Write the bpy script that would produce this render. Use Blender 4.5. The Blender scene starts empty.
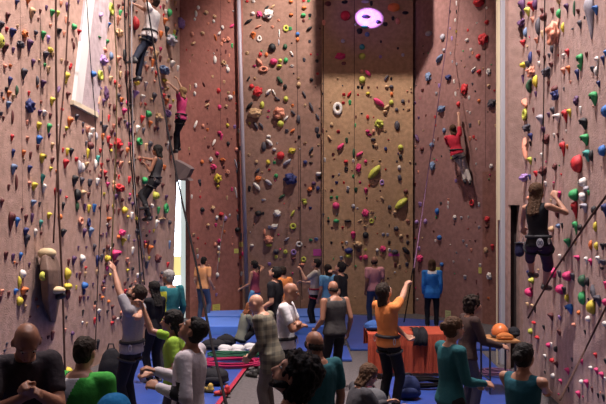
import bpy, bmesh, math, random
from mathutils import Vector, Matrix, noise
random.seed(7)
S = bpy.context.scene
COL = S.collection
WORK = bpy.data.scenes.new('workbench')      # scratch scene for building skins; removed at the end
F, CX, HY, CAMH = 670.0, 303.0, 230.0, 2.42     # focal length in pixels, camera axis, horizon row, lens height
PI = math.pi

def V(*a): return Vector(a)
def at(px, py, Y): return V((px-CX)/F*Y, Y, CAMH-(py-HY)/F*Y)

# ------------------------------------------------------------------ materials
MATS = {}
def mat(name, col, rough=.6, spec=.4, bump=0, bscale=60, var=0, vscale=3, emit=None, metal=0, sheen=0):
    if name in MATS: return MATS[name]
    m = bpy.data.materials.new(name); m.use_nodes = True
    nt = m.node_tree; b = nt.nodes['Principled BSDF']
    b.inputs['Base Color'].default_value = (*col, 1)
    b.inputs['Roughness'].default_value = rough
    b.inputs['Specular IOR Level'].default_value = spec
    b.inputs['Metallic'].default_value = metal
    if sheen: b.inputs['Sheen Weight'].default_value = sheen
    if emit:
        b.inputs['Emission Color'].default_value = (*emit[0], 1); b.inputs['Emission Strength'].default_value = emit[1]
    tc = nt.nodes.new('ShaderNodeTexCoord')
    if var:
        n = nt.nodes.new('ShaderNodeTexNoise'); n.inputs['Scale'].default_value = vscale; n.inputs['Detail'].default_value = 6
        nt.links.new(tc.outputs['Object'], n.inputs['Vector'])
        r = nt.nodes.new('ShaderNodeValToRGB')
        r.color_ramp.elements[0].position = .3; r.color_ramp.elements[1].position = .7
        r.color_ramp.elements[0].color = (*[c*(1-var) for c in col], 1)
        r.color_ramp.elements[1].color = (*[min(1, c*(1+var)) for c in col], 1)
        nt.links.new(n.outputs['Fac'], r.inputs['Fac']); nt.links.new(r.outputs['Color'], b.inputs['Base Color'])
    if bump:
        n2 = nt.nodes.new('ShaderNodeTexNoise'); n2.inputs['Scale'].default_value = bscale; n2.inputs['Detail'].default_value = 4
        nt.links.new(tc.outputs['Object'], n2.inputs['Vector'])
        bp = nt.nodes.new('ShaderNodeBump'); bp.inputs['Strength'].default_value = bump; bp.inputs['Distance'].default_value = .02
        nt.links.new(n2.outputs['Fac'], bp.inputs['Height']); nt.links.new(bp.outputs['Normal'], b.inputs['Normal'])
    MATS[name] = m
    return m

def wall_mat(name, col):
    "textured climbing-wall paint: sand grain, chalk smears, faint brush mottling"
    if name in MATS: return MATS[name]
    m = bpy.data.materials.new(name); m.use_nodes = True
    nt = m.node_tree; L = nt.links; N = nt.nodes; b = N['Principled BSDF']
    b.inputs['Roughness'].default_value = .85; b.inputs['Specular IOR Level'].default_value = .2
    tc = N.new('ShaderNodeTexCoord')
    def nz(sc, det):
        n = N.new('ShaderNodeTexNoise'); n.inputs['Scale'].default_value = sc; n.inputs['Detail'].default_value = det
        L.new(tc.outputs['Object'], n.inputs['Vector']); return n
    a, c, g = nz(.7, 5), nz(9, 6), nz(45, 3)
    r1 = N.new('ShaderNodeValToRGB')
    r1.color_ramp.elements[0].position = .3; r1.color_ramp.elements[1].position = .72
    r1.color_ramp.elements[0].color = (*[x*.86 for x in col], 1); r1.color_ramp.elements[1].color = (*[min(1, x*1.12) for x in col], 1)
    L.new(a.outputs['Fac'], r1.inputs['Fac'])
    r2 = N.new('ShaderNodeValToRGB')
    r2.color_ramp.elements[0].position = .35; r2.color_ramp.elements[1].position = .7
    r2.color_ramp.elements[0].color = (.82, .82, .82, 1); r2.color_ramp.elements[1].color = (1.1, 1.1, 1.12, 1)
    L.new(c.outputs['Fac'], r2.inputs['Fac'])
    mx = N.new('ShaderNodeMix'); mx.data_type = 'RGBA'; mx.blend_type = 'MULTIPLY'; mx.inputs['Factor'].default_value = 1
    L.new(r1.outputs['Color'], mx.inputs['A']); L.new(r2.outputs['Color'], mx.inputs['B'])
    L.new(mx.outputs['Result'], b.inputs['Base Color'])
    bp = N.new('ShaderNodeBump'); bp.inputs['Strength'].default_value = .5; bp.inputs['Distance'].default_value = .02
    L.new(g.outputs['Fac'], bp.inputs['Height']); L.new(bp.outputs['Normal'], b.inputs['Normal'])
    MATS[name] = m
    return m

# ------------------------------------------------------------------ mesh helpers
def link(name, me, mats, parent=None, loc=None):
    o = bpy.data.objects.new(name, me); COL.objects.link(o)
    for m in (mats if isinstance(mats, (list, tuple)) else [mats]):
        if m and m.name not in [x.name for x in me.materials if x]: me.materials.append(m)
    if parent: o.parent = parent
    if loc is not None: o.location = loc
    return o
def obj(name, bm, mats, parent=None, loc=None, smooth=False, off=None):
    if off is not None: bmesh.ops.translate(bm, vec=-off, verts=bm.verts)
    bmesh.ops.recalc_face_normals(bm, faces=bm.faces)
    me = bpy.data.meshes.new(name); bm.to_mesh(me); bm.free()
    if smooth:
        for p in me.polygons: p.use_smooth = True
    return link(name, me, mats, parent, loc)
def tag(o, label=None, cat=None, group=None, kind=None):
    if label: o['label'] = label
    if cat: o['category'] = cat
    if group: o['group'] = group
    if kind: o['kind'] = kind
    return o
def thing(name, label, cat, loc=(0, 0, 0), group=None):
    o = bpy.data.objects.new(name, None); COL.objects.link(o); o.location = loc; o.empty_display_size = .1
    return tag(o, label, cat, group)
def box(bm, lo, hi, mi=0, M=None):
    vs = [bm.verts.new((x, y, z)) for x in (lo[0], hi[0]) for y in (lo[1], hi[1]) for z in (lo[2], hi[2])]
    if M is not None:
        for v in vs: v.co = M @ v.co
    for q in ((0,1,3,2), (4,6,7,5), (0,4,5,1), (2,3,7,6), (0,2,6,4), (1,5,7,3)):
        f = bm.faces.new([vs[i] for i in q]); f.material_index = mi
    return vs
def bevel(bm, w, seg=2):
    bmesh.ops.bevel(bm, geom=list(bm.edges), offset=w, segments=seg, affect='EDGES', profile=.6)
def loft(bm, rings, close=True, mi=0):
    R = [[bm.verts.new(p) for p in r] for r in rings]
    n = len(R[0]); fs = []
    for a, b in zip(R, R[1:]):
        for i in range(n): fs.append(bm.faces.new((a[i], a[(i+1) % n], b[(i+1) % n], b[i])))
    if close:
        fs.append(bm.faces.new(R[0][::-1])); fs.append(bm.faces.new(R[-1]))
    for f in fs: f.material_index = mi
    return R
def frame(d):
    d = d.normalized(); u = V(0, 0, 1) if abs(d.z) < .95 else V(0, 1, 0)
    r = d.cross(u).normalized(); return r, r.cross(d).normalized()
def cap(bm, p0, p1, r0, r1, n=10, mi=0):
    "tapered limb with round ends"
    p0, p1 = Vector(p0), Vector(p1); d = p1-p0
    if d.length < 1e-5: d = V(0, 0, 1e-4)
    e = d.normalized(); r, u = frame(d); rings = []
    def ring(c, rad): return [c + (r*math.cos(2*PI*i/n)+u*math.sin(2*PI*i/n))*rad for i in range(n)]
    for k in (80, 50, 22): rings.append(ring(p0 - e*r0*math.sin(math.radians(k)), r0*math.cos(math.radians(k))))
    rings += [ring(p0, r0), ring(p1, r1)]
    for k in (22, 50, 80): rings.append(ring(p1 + e*r1*math.sin(math.radians(k)), r1*math.cos(math.radians(k))))
    loft(bm, rings, mi=mi)
def ell(bm, c, R, U, Fw, rx, ry, rz, seg=14, mi=0):
    "ellipsoid with axes right R, forward Fw, up U"
    rings = []
    for k in range(1, 9):
        t = -PI/2 + PI*k/9
        rings.append([c + U*(rz*math.sin(t)) + (R*(rx*math.cos(2*PI*i/seg)) + Fw*(ry*math.sin(2*PI*i/seg)))*math.cos(t) for i in range(seg)])
    loft(bm, rings, mi=mi)
def tube(bm, pts, r, n=8, mi=0, closed=False):
    pts = [Vector(p) for p in pts]; rings = []; N = len(pts); pu = None
    for i, p in enumerate(pts):
        d = (pts[(i+1) % N]-pts[i-1]) if (closed or 0 < i < N-1) else (pts[1]-pts[0] if i == 0 else pts[-1]-pts[-2])
        if d.length < 1e-6: d = V(0, 0, 1)
        d.normalize()
        if pu is None: a, pu = frame(d)
        pu = (pu - d*pu.dot(d)).normalized(); a = d.cross(pu)
        rr = r(i/(N-1)) if callable(r) else r
        rings.append([p + (a*math.cos(2*PI*k/n)+pu*math.sin(2*PI*k/n))*rr for k in range(n)])
    if closed: rings.append(rings[0])
    R = loft(bm, rings, close=not closed, mi=mi)
    if closed: bmesh.ops.remove_doubles(bm, verts=bm.verts, dist=1e-5)
FUSER, SPENT = [None], []
def fuse(bm, voxel, smooth=3, wrinkle=0, wscale=9, seed=0):
    "voxel-union of overlapping closed shells into one continuous skin"
    bmesh.ops.recalc_face_normals(bm, faces=bm.faces)
    me = bpy.data.meshes.new('tmp'); bm.to_mesh(me); bm.free()
    o = FUSER[0]
    if o is None:
        o = FUSER[0] = bpy.data.objects.new('fuser', me); WORK.collection.objects.link(o)
        md = o.modifiers.new('r', 'REMESH'); md.mode = 'VOXEL'; md.use_smooth_shade = True
        sm = o.modifiers.new('s', 'SMOOTH'); sm.factor = .5
    o.data = me; o.modifiers['r'].voxel_size = voxel; o.modifiers['s'].iterations = smooth; o.modifiers['s'].show_viewport = smooth > 0
    SPENT.append(me)
    vl = WORK.view_layers[0]; vl.update(); dg = vl.depsgraph
    out = bpy.data.meshes.new_from_object(o.evaluated_get(dg))
    if wrinkle:
        ns = [n.vector.copy() for n in out.vertex_normals]
        for v, n in zip(out.vertices, ns):
            q = v.co*wscale + V(seed, seed*.7, 0)
            q.z *= .6
            v.co += n*wrinkle*noise.noise(q)
    for p in out.polygons: p.use_smooth = True
    return out

# ------------------------------------------------------------------ walls: each a vertical plane through two floor points
WL = {}
class Wall:
    def __init__(s, key, A, B):
        s.A, s.B = V(*A, 0), V(*B, 0); s.t = (s.B-s.A).normalized(); s.n = V(s.t.y, -s.t.x, 0)
        if s.n.dot(-s.A) < 0: s.n = -s.n
        WL[key] = s
    def hit(s, px, py, off=0.):
        d = V((px-CX)/F, 1, -(py-HY)/F); o = V(0, 0, CAMH)
        p0 = s.A + s.n*off
        k = (p0-o).dot(s.n)/d.dot(s.n)
        return o + d*k
LX = lambda Y: -4.49+.066*Y
RX = lambda Y: 2.588+.1045*Y
Wall('L', (LX(2), 2), (LX(17.7), 17.7))
Wall('BL', (-3.07, 18.2), (-1.755, 19.6))
Wall('BA', (-1.70, 19.6), (.56, 19.5))
Wall('BC', (.547, 19.32), (3.17, 19.32))
Wall('BR', (3.2, 19.5), (4.93, 17.0))
Wall('R', (RX(11.6), 11.6), (RX(3), 3))
TOP = 11.4
# ------------------------------------------------------------------ climbing holds, read off the walls tile by tile:
# (origin x, origin y, scale): x y w h colour shape
TILES = [
(0,0,6,"""105 15 26 26 n j;172 10 26 30 o j;50 102 28 45 m j;64 85 14 18 m c;198 85 36 60 a j;244 70 16 22 m c;281 50 16 28 u c;232 118 14 18 m c;305 155 16 20 s c;318 80 30 38 g j;348 88 26 40 l j;370 22 20 30 s c;408 45 26 45 u j;472 12 14 20 u c;397 120 14 40 s c;10 160 40 55 c j;5 245 45 80 l r;44 178 22 24 r c;82 200 40 50 n j;108 160 14 18 a c;152 205 32 36 o b;128 268 40 34 c b;152 238 22 18 s c;184 275 36 62 u j;35 295 38 60 m j;82 303 20 30 u c;264 215 28 46 g j;292 240 20 46 v j;360 190 32 28 k c;388 205 18 30 s c;412 145 18 26 m c;448 160 28 30 g r;462 195 24 30 r j;435 240 12 16 m c;445 275 14 40 m e;305 300 30 30 y r;280 335 36 44 c j;318 330 24 28 a c;202 380 24 40 u j;272 392 18 18 g c;66 396 22 14 o c;372 365 16 20 a c;402 382 26 30 m c;430 392 16 18 r c;594 88 30 26 v f;585 225 16 6 g c"""),
(0,67,6,"""65 5 18 18 r c;158 18 12 14 k c;150 45 36 60 c j;64 88 26 46 n j;103 140 18 50 d e;14 165 16 26 c c;58 165 28 34 o j;84 180 22 26 a c;176 160 16 26 r c;226 82 18 48 c e;264 105 32 42 u j;275 10 20 26 g j;295 20 24 40 a c;55 230 30 40 i j;76 300 14 70 m e;185 235 48 64 n b;205 270 24 24 n c;242 278 24 34 u j;270 278 26 28 w c;165 335 16 26 s c;22 310 14 26 m c;238 360 30 48 y j;300 370 30 48 g j;352 135 24 44 u f;405 70 32 60 y j;412 172 26 36 m j;318 210 30 46 y j;305 295 20 30 m c;378 222 12 24 s c;425 335 34 56 o j;464 305 26 36 c j;425 8 18 22 r c;548 42 30 30 b r;590 50 36 50 l o;600 125 30 14 v e;590 200 30 60 s f;502 345 16 24 c c;500 388 14 24 u c;530 380 26 36 s c;560 385 24 30 w c;585 275 20 50 v e"""),
(0,134,6,"""76 25 22 36 r j;82 118 22 44 n j;145 120 24 40 o j;186 130 18 40 m c;88 215 38 56 i j;182 212 28 38 n j;100 290 16 80 m e;55 322 18 34 m c;240 42 36 50 b j;230 80 20 30 m c;262 150 40 50 y j;280 155 16 24 m c;318 75 22 40 a j;318 160 24 32 m c;298 8 20 22 u c;260 272 26 50 t j;212 318 36 44 y j;268 330 28 48 w j;400 182 34 50 r j;408 110 22 40 y c;432 112 26 44 k j;380 98 14 26 r c;388 12 14 22 m c;338 350 24 40 r j;365 350 14 30 u c;482 198 24 66 e e;500 200 20 50 w e;525 190 26 34 a c;548 70 34 40 m r;530 120 18 50 y c;575 180 18 50 w e;592 155 22 40 t c;455 285 36 60 k j;495 290 26 50 c j;545 295 30 40 c c;590 290 26 40 w c;470 365 36 60 k r;505 365 36 44 a j;535 370 20 30 m c;580 15 16 40 e e;520 60 14 30 c c;10 395 30 20 s c;210 398 22 14 b c"""),
(0,201,6,"""15 15 24 50 m j;75 130 40 100 m j;108 130 28 50 b j;205 15 34 34 i j;240 22 16 28 c c;160 105 22 40 m c;196 105 20 50 u c;248 140 22 44 t j;300 92 30 36 y j;362 95 26 34 o r;382 35 20 46 k j;355 25 16 20 a c;160 188 32 46 n j;166 240 34 70 c j;216 195 22 46 w j;40 330 26 44 m c;82 340 22 40 u c;127 335 22 44 b j;385 195 34 46 k j;410 205 18 30 c c;465 30 20 50 d e;512 40 18 40 u c;538 50 22 44 y c;570 45 24 44 b c;488 120 34 40 s o;535 128 24 44 n o;510 195 24 50 u j;530 190 20 26 w r;550 190 32 50 i j;570 285 20 44 c j;472 285 12 26 u c;520 280 12 16 u c;448 360 28 50 u j;415 370 18 40 m c;498 345 32 40 w r;522 345 20 30 c c;590 365 26 60 n j;178 385 14 26 u c;320 275 28 50 o j"""),
(0,268,6,"""140 35 36 44 w r;158 42 14 30 k c;118 85 20 60 y e;98 145 26 34 b j;152 145 46 50 o j;152 185 30 40 m c;122 200 36 46 y e;155 240 16 30 a c;16 150 24 36 s c;5 185 20 40 m c;55 160 18 34 m c;410 35 36 60 y e;412 110 46 34 y r;410 155 26 60 m e;512 105 36 34 b r;508 145 18 30 n c;462 45 12 26 u c;482 50 16 40 m c;515 40 18 30 a c;485 190 20 40 m c;503 185 12 24 u c;530 180 12 20 u c;500 270 14 34 k c;400 298 14 20 k c;254 335 18 26 w c;378 210 28 30 r c;395 375 14 22 s c;522 340 12 24 a c;560 100 12 20 u c;585 28 18 30 a c;570 240 16 26 s c;460 120 12 26 y c;600 305 12 30 u c"""),
(0,304,4.04,"""280 272 24 28 y r;172 80 14 24 w c;165 150 16 26 k c;215 130 16 34 m c;210 150 14 40 y c;265 115 14 24 r c;337 35 12 26 m c;352 75 12 18 a c;270 55 12 22 k c;385 70 12 26 r c;398 165 14 36 k c;215 240 12 24 r c;238 300 10 24 r c;215 310 14 20 m c"""),
(85,67,6,"""160 75 26 30 a c;186 92 20 24 r r;215 50 18 40 a c;255 60 26 60 m c;314 95 30 26 y r;308 165 36 40 v j;370 105 24 24 w c;350 190 26 40 w j;376 10 24 30 s c;482 20 50 36 i b;485 85 34 20 y e;420 185 26 50 c j;435 170 20 26 e c;205 180 20 34 c j;225 200 24 24 o c;240 270 28 36 p j;180 245 20 40 m e;152 235 18 24 m c;115 215 20 40 u j;130 160 24 70 u b;385 282 32 36 g r;348 315 26 40 r j;345 300 14 14 w c;445 300 36 40 a b;500 280 30 36 v b;495 210 28 30 o c;395 345 24 34 o j;320 375 26 40 w j;262 355 26 36 u j;212 325 26 40 m c;145 310 14 36 r c;75 280 20 40 v c;125 370 30 36 c c;510 370 24 36 s c;560 10 16 30 w c;355 385 20 30 c c;150 20 16 40 c c"""),
(85,0,6,"""160 55 44 60 l o;145 152 24 28 b j;132 258 30 36 g j;118 300 32 34 s r;110 360 46 50 v b;160 335 22 40 i e;205 125 24 50 s j;210 200 36 40 a b;250 95 20 30 m c;310 140 34 70 r e;290 20 36 50 w j;265 20 20 40 c c;205 360 30 40 s j;240 330 20 60 k e;475 45 16 30 m c;495 190 24 50 k j;460 210 24 36 o c;485 130 26 34 o j;580 140 34 50 v b;555 195 16 26 u c;520 240 50 50 e b;510 75 26 40 g e;545 25 18 26 a c;425 330 26 50 a b;455 355 18 34 m c;530 385 30 30 w c;410 380 20 40 o c;495 10 14 20 w c;215 80 20 30 g c;360 320 30 30 w b"""),
(85,134,6,"""330 45 40 36 g o;200 55 40 50 r b;145 35 24 36 r c;110 20 20 36 o c;220 115 24 44 m j;195 180 24 40 m j;220 185 30 34 s c;125 240 22 36 r j;80 290 26 40 w j;100 290 20 34 w c;215 325 44 40 r b;180 325 26 36 s c;190 380 26 30 u c;365 280 34 36 g r;430 370 36 40 l r;270 280 20 40 r c;320 280 20 44 m c;395 75 26 50 c j;370 80 20 40 a c;45 60 20 40 y c;360 165 20 26 s c;480 205 20 30 o c;500 70 12 40 w c;205 260 12 24 r c;245 135 10 20 m c;35 20 30 40 w c"""),
(85,201,6,"""242 55 32 36 y r;148 115 28 30 o j;225 190 34 30 p b;235 248 28 40 y j;195 330 52 58 p j;190 375 36 36 m c;65 290 24 50 c j;20 350 24 40 k c;85 350 36 46 n b;140 345 34 34 y e;105 345 20 44 c c;172 268 12 24 k c;205 65 14 36 m c;180 65 10 30 m c;140 45 20 40 m c;110 205 10 24 u c;130 205 10 30 u c;285 90 20 40 w c;290 300 18 40 w c;435 140 22 44 w j;490 45 34 50 g o;445 60 20 40 g c;470 115 40 20 a c;395 295 34 50 o j;420 325 20 26 w c;415 180 12 20 y c;510 265 14 44 i c;380 260 20 40 m c;440 345 30 40 m b;500 385 18 30 r c;265 220 16 30 e c;265 385 16 26 s c;330 260 14 30 m c;375 385 24 40 c c"""),
(170,0,6.025,"""172 45 24 24 w r;158 82 20 40 w e;150 116 18 20 w r;220 75 30 24 a b;268 98 24 20 a b;264 128 20 22 w r;232 142 18 16 s c;318 165 24 26 w r;298 200 22 30 w f;375 155 36 26 p f;198 200 32 24 a e;135 205 28 30 s r;142 260 34 24 a f;352 235 30 28 s b;325 242 28 24 s b;312 265 26 24 s c;275 225 20 40 o q;376 275 18 26 g c;338 312 14 26 m c;285 300 14 14 m c;308 328 12 12 m c;358 335 16 20 s c;272 360 26 50 w e;325 378 34 28 a b;345 398 20 14 w c;360 8 30 16 s c;68 138 34 40 v b;10 75 20 30 g c;75 55 14 26 a c;40 60 10 16 m c;25 235 26 40 g b;100 300 10 12 r c;120 370 12 16 a c;465 320 20 20 a c"""),
(170,67,6.025,"""350 15 28 36 w r;258 58 20 18 a c;328 90 22 20 a c;205 105 18 30 m q;156 110 22 30 w r;150 160 22 28 w r;122 125 14 36 a c;295 142 30 30 r r;354 155 22 16 a c;386 158 18 22 o c;365 182 36 30 w r;340 195 16 20 m c;228 200 40 20 m f;225 228 36 22 a f;300 240 28 28 p r;340 235 22 20 a b;348 320 14 28 m c;348 350 26 22 y r;392 360 26 20 v c;155 345 24 52 w f;153 378 18 20 m c;200 355 22 26 s r;226 342 12 12 m c;228 378 20 18 o c;300 395 32 20 p e;398 265 10 16 s c;415 385 16 26 w c"""),
(170,134,6.025,"""312 18 26 40 p j;352 58 26 28 k r;266 50 24 44 w f;265 88 14 16 m c;234 76 24 16 m c;286 118 30 22 p e;402 92 28 22 s e;424 85 20 26 c c;248 152 26 26 w b;195 168 26 26 o r;265 198 42 32 p b;320 155 40 20 o b;326 200 18 18 m c;348 230 30 28 s b;290 268 50 50 y b;290 314 24 20 y e;245 242 12 14 m c;180 285 24 24 c c;184 302 18 22 k c;398 180 18 60 e q;405 225 16 24 c c;375 333 18 24 p c;398 350 18 70 w q;345 385 18 26 a c;132 378 16 26 w c;184 380 16 16 r c;182 345 10 14 a c;115 90 10 20 a c;120 120 12 16 m c;475 125 16 18 a c;478 330 20 36 k c"""),
(170,201,6.025,"""198 52 32 30 k r;260 40 30 26 a b;284 100 22 26 w r;310 78 34 24 r b;336 105 26 30 v r;362 85 16 16 w c;410 100 16 40 c c;232 145 26 20 a e;278 145 20 22 p c;330 185 16 18 o c;410 172 38 30 k r;145 203 22 18 a c;170 225 16 14 r c;145 252 10 12 m c;165 300 20 30 a c;168 335 18 26 e c;298 240 24 22 p b;274 262 22 28 s r;296 282 22 26 w r;295 312 26 20 a e;295 355 14 26 l c;440 318 20 24 p c;425 340 14 20 r c;430 215 16 50 c c;378 262 16 16 s c;415 380 18 20 m c"""),
(180,244,4.04,"""152 125 18 20 w r;148 205 12 14 v c;250 120 12 18 w c;248 178 12 26 c c;140 5 10 12 w c"""),
(242,0,6.035,"""30 8 20 14 r c;68 8 24 14 w c;185 38 26 22 a f;148 45 26 20 k f;160 82 56 60 w b;105 85 34 34 p b;65 80 26 24 w r;38 128 50 30 k f;98 160 40 20 s f;68 212 36 42 o j;105 232 32 36 w o;182 285 46 52 k r;220 122 18 14 s c;184 162 20 16 s c;296 88 26 18 o e;295 8 26 22 o r;265 170 38 40 l o;290 172 24 20 g c;225 200 10 50 w e;222 255 10 40 e e;335 205 24 26 b r;336 238 20 26 o r;260 280 28 34 d r;375 45 30 20 o e;372 5 20 12 r c;402 5 20 14 g c;370 90 30 24 g r;410 92 20 20 k c;372 125 18 18 m c;405 172 36 28 k f;408 250 16 20 c c;375 360 18 24 c c;415 328 12 12 r c;455 328 12 12 p c;452 368 20 20 k c;35 322 18 22 a c;110 328 22 26 r r;148 328 20 28 o r;300 322 22 34 w q;190 370 46 38 p r;230 365 24 24 l r;264 362 28 32 g r;105 372 36 40 s q;225 398 32 20 l r;75 398 24 14 p c;300 398 26 14 w c"""),
(242,67,6.035,"""75 6 20 18 p c;130 12 62 36 s o;300 5 24 20 w c;38 72 20 36 k f;78 70 18 16 a c;228 78 34 46 d q;260 118 24 30 k r;58 115 30 28 r r;96 145 50 60 r b;158 150 32 34 w f;192 152 20 40 w q;212 190 34 24 c q;264 192 30 34 l r;340 68 20 14 a c;342 105 26 32 a r;418 76 22 24 k r;456 40 18 14 r c;375 165 22 44 c q;380 232 16 18 a c;418 240 26 60 c q;456 300 22 40 c q;122 228 28 44 l e;45 232 36 46 k f;305 232 18 18 o c;308 275 26 26 c q;222 278 66 66 s b;80 275 76 60 a b;265 310 26 34 w f;340 315 26 54 c e;232 342 42 40 l r;82 352 30 50 c q;115 352 26 40 c q;160 265 18 12 p c;156 302 16 12 p c;46 340 14 16 l c;270 386 24 24 c c;305 384 30 24 o f;452 380 26 36 c c;490 385 12 30 m c"""),
(242,134,6.035,"""160 15 30 22 w e;165 50 38 42 w q;130 75 32 56 c e;195 92 26 18 w e;212 55 12 12 w c;302 100 40 34 y b;232 130 50 50 r r;272 168 48 34 e f;158 170 26 28 y b;88 168 20 26 a r;52 124 22 20 y c;92 222 28 36 c f;195 172 20 16 g c;165 215 18 10 r c;205 252 24 26 g r;98 270 36 36 o b;160 292 44 36 e q;88 315 40 50 w q;50 332 36 44 k f;258 240 24 24 k r;292 272 78 66 n b;240 378 38 28 d f;130 398 30 12 w c;380 55 20 14 a c;462 68 16 14 a c;345 18 20 20 k c;416 98 26 46 c f;420 132 20 14 a c;382 170 26 28 n r;416 175 24 12 k c;460 10 24 24 k c;462 240 36 24 w e;466 265 22 16 k c;432 298 28 24 u r;410 335 30 28 o b;458 328 22 30 n r;382 308 14 16 m c;375 398 34 14 l c;500 155 14 24 w c"""),
(242,201,6.035,"""98 75 44 36 k r;128 75 14 20 k c;212 75 44 40 w b;305 75 24 44 l f;380 10 26 26 l r;412 42 18 16 n c;345 40 22 14 m c;58 42 20 10 m c;195 152 38 30 w b;165 158 20 20 e c;308 152 42 38 l o;270 230 30 24 e f;160 235 54 46 s b;136 190 16 44 s e;162 267 38 18 l e;60 268 24 14 w e;345 260 42 36 w o;312 308 36 36 v o;262 308 26 28 l r;204 305 36 30 c r;206 338 20 20 l c;232 346 14 14 a c;310 348 30 16 m e;372 352 34 34 l o;415 235 22 14 g c;448 230 24 18 i c;360 385 36 20 s e;165 380 22 20 v c"""),
(318,0,6,"""165 90 60 60 r r;455 40 80 50 o r;468 68 30 30 y r;285 8 50 20 e e;150 245 26 24 e r;265 280 34 34 t r;135 335 56 40 p b;265 335 42 40 l r;375 340 20 20 v r;510 330 20 20 e c;480 125 30 40 s r;450 110 20 24 k c;405 145 30 24 k c;525 75 40 20 k e;250 185 36 30 k c;225 148 14 14 w c;280 160 44 20 g e;295 205 30 30 i r;285 97 46 24 k e;360 130 28 24 k r;35 135 20 30 s c;378 250 12 16 k c;480 290 14 14 k c;160 10 40 20 k e;60 20 40 30 m r;320 20 20 30 k c;155 380 30 20 m c"""),
(318,67,6,"""265 75 40 46 l r;262 25 24 24 s r;300 35 34 36 p q;120 70 16 14 a c;410 65 26 36 c f;440 70 14 18 k c;412 118 24 20 a r;440 118 28 24 c r;242 120 18 16 k c;264 122 18 16 k c;303 122 16 12 m c;356 122 10 12 m c;300 158 26 18 y e;155 165 22 18 r c;188 162 24 36 r f;240 166 14 12 r c;442 162 20 28 o r;366 210 66 50 p q;152 214 22 14 r c;192 212 20 30 g c;118 248 60 76 w o;440 212 28 30 l r;412 240 36 30 a f;403 268 30 22 a e;510 205 24 26 c r;545 205 10 20 m c;542 255 22 18 a c;472 255 22 24 c r;298 300 20 28 r r;334 302 10 10 r c;366 340 50 46 l b;475 350 34 56 c r;82 345 20 26 a r;122 388 24 18 r c;298 384 28 18 p e;333 386 20 28 s r;404 384 18 14 a c;228 300 10 20 m c;225 350 10 24 g c;35 380 14 30 k c;52 385 10 10 k c;558 128 12 14 a c;30 100 8 16 k c;28 160 8 14 k c"""),
(318,134,6,"""70 22 26 34 a q;172 38 20 34 d c;135 75 40 40 p f;92 122 18 18 m c;215 112 18 54 d e;248 120 44 30 p f;310 5 30 12 p c;332 32 30 18 c e;348 68 24 24 a r;332 75 14 20 k c;406 88 20 24 n r;496 80 34 34 l r;496 135 24 30 k r;482 118 12 14 u c;48 155 26 30 a b;168 165 28 20 r e;212 160 16 20 w c;244 200 32 50 p b;286 165 20 22 p r;328 160 14 10 a c;372 158 18 12 a c;170 210 26 26 k o;338 228 70 84 l f;488 200 24 26 w r;490 262 26 36 c r;405 212 14 10 r c;90 252 18 14 m c;126 242 12 14 e c;112 292 20 18 n c;155 292 14 16 r c;212 252 16 20 g c;252 290 16 14 p c;384 290 28 34 v o;288 340 26 34 p j;228 335 20 30 d c;180 325 20 24 w c;178 345 18 16 c c;82 338 20 14 m c;80 382 20 16 g c;114 380 18 20 g c;374 340 12 12 m c;528 345 30 30 m r;386 385 22 24 a q;12 240 18 18 w c;12 262 18 14 k c;45 335 12 14 a c;580 300 20 20 m c"""),
(318,201,6,"""108 28 44 42 p r;212 30 22 26 e r;285 72 40 44 p b;262 72 20 20 p c;325 68 22 18 a c;322 120 30 30 l o;430 38 26 30 c r;500 14 78 66 l f;462 68 24 24 a r;110 120 38 22 g e;180 120 42 16 k e;62 122 18 14 k c;250 118 28 16 a f;285 155 22 14 a c;84 160 14 14 m c;148 160 16 14 r c;540 122 26 20 s c;590 125 30 24 v r;470 165 32 30 c r;212 205 32 46 p j;286 205 38 40 k r;392 200 20 18 e c;418 202 18 20 e c;498 210 26 22 a r;536 210 18 18 m c;80 250 14 16 k c;145 250 14 14 o c;172 250 18 20 w c;240 260 50 34 a b;428 250 20 22 k c;538 250 20 24 c c;185 298 54 34 n e;245 295 24 24 c r;285 295 18 16 l c;182 330 40 26 l e;355 295 20 22 w r;390 288 36 36 p b;430 295 20 18 w c;462 305 44 30 c e;530 298 44 44 k q;285 338 32 30 p r;258 342 22 26 p c;140 342 22 24 e c;490 390 20 20 a c;465 385 20 30 m c;535 380 24 26 c c"""),
(408,0,6,"""420 10 84 56 r r;470 48 18 14 w c;205 222 38 40 e r;185 350 50 44 i f;215 300 24 22 e r;208 325 16 20 w c;282 122 14 18 w c;288 190 14 16 y c;352 240 30 18 w e;358 182 16 16 r c;412 138 18 8 w c;470 132 34 26 r e;448 235 72 66 r b;376 298 20 20 w c;386 318 16 18 s c;418 338 36 30 r r;120 200 50 30 e e;250 70 12 20 k c;290 70 10 24 k c;290 20 12 30 w c;255 320 12 16 e c;265 370 12 16 e c;290 385 14 16 e c;252 170 10 14 v c;262 230 14 26 v c"""),
(408,67,6,"""120 58 44 50 i b;240 62 44 30 n b;275 88 16 22 w c;185 112 20 24 v c;168 158 20 18 e c;198 250 50 40 i b;225 242 20 20 n c;336 130 46 66 r b;284 162 16 28 w c;365 185 18 24 w c;424 202 24 20 o r;500 218 54 54 c b;392 15 36 26 w f;424 28 36 26 r e;482 28 30 36 w b;482 112 26 20 a e;518 142 18 14 r c;370 275 16 16 w c;425 335 18 26 a c;370 350 22 26 c c;525 352 20 20 a c;85 140 24 20 m c;42 215 16 16 u c;62 305 16 18 u c;160 300 14 20 r c;300 222 28 32 r r;215 380 26 30 i r;165 350 12 12 r c;15 130 14 16 a c;5 200 14 30 m c;5 252 16 14 a c"""),
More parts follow.
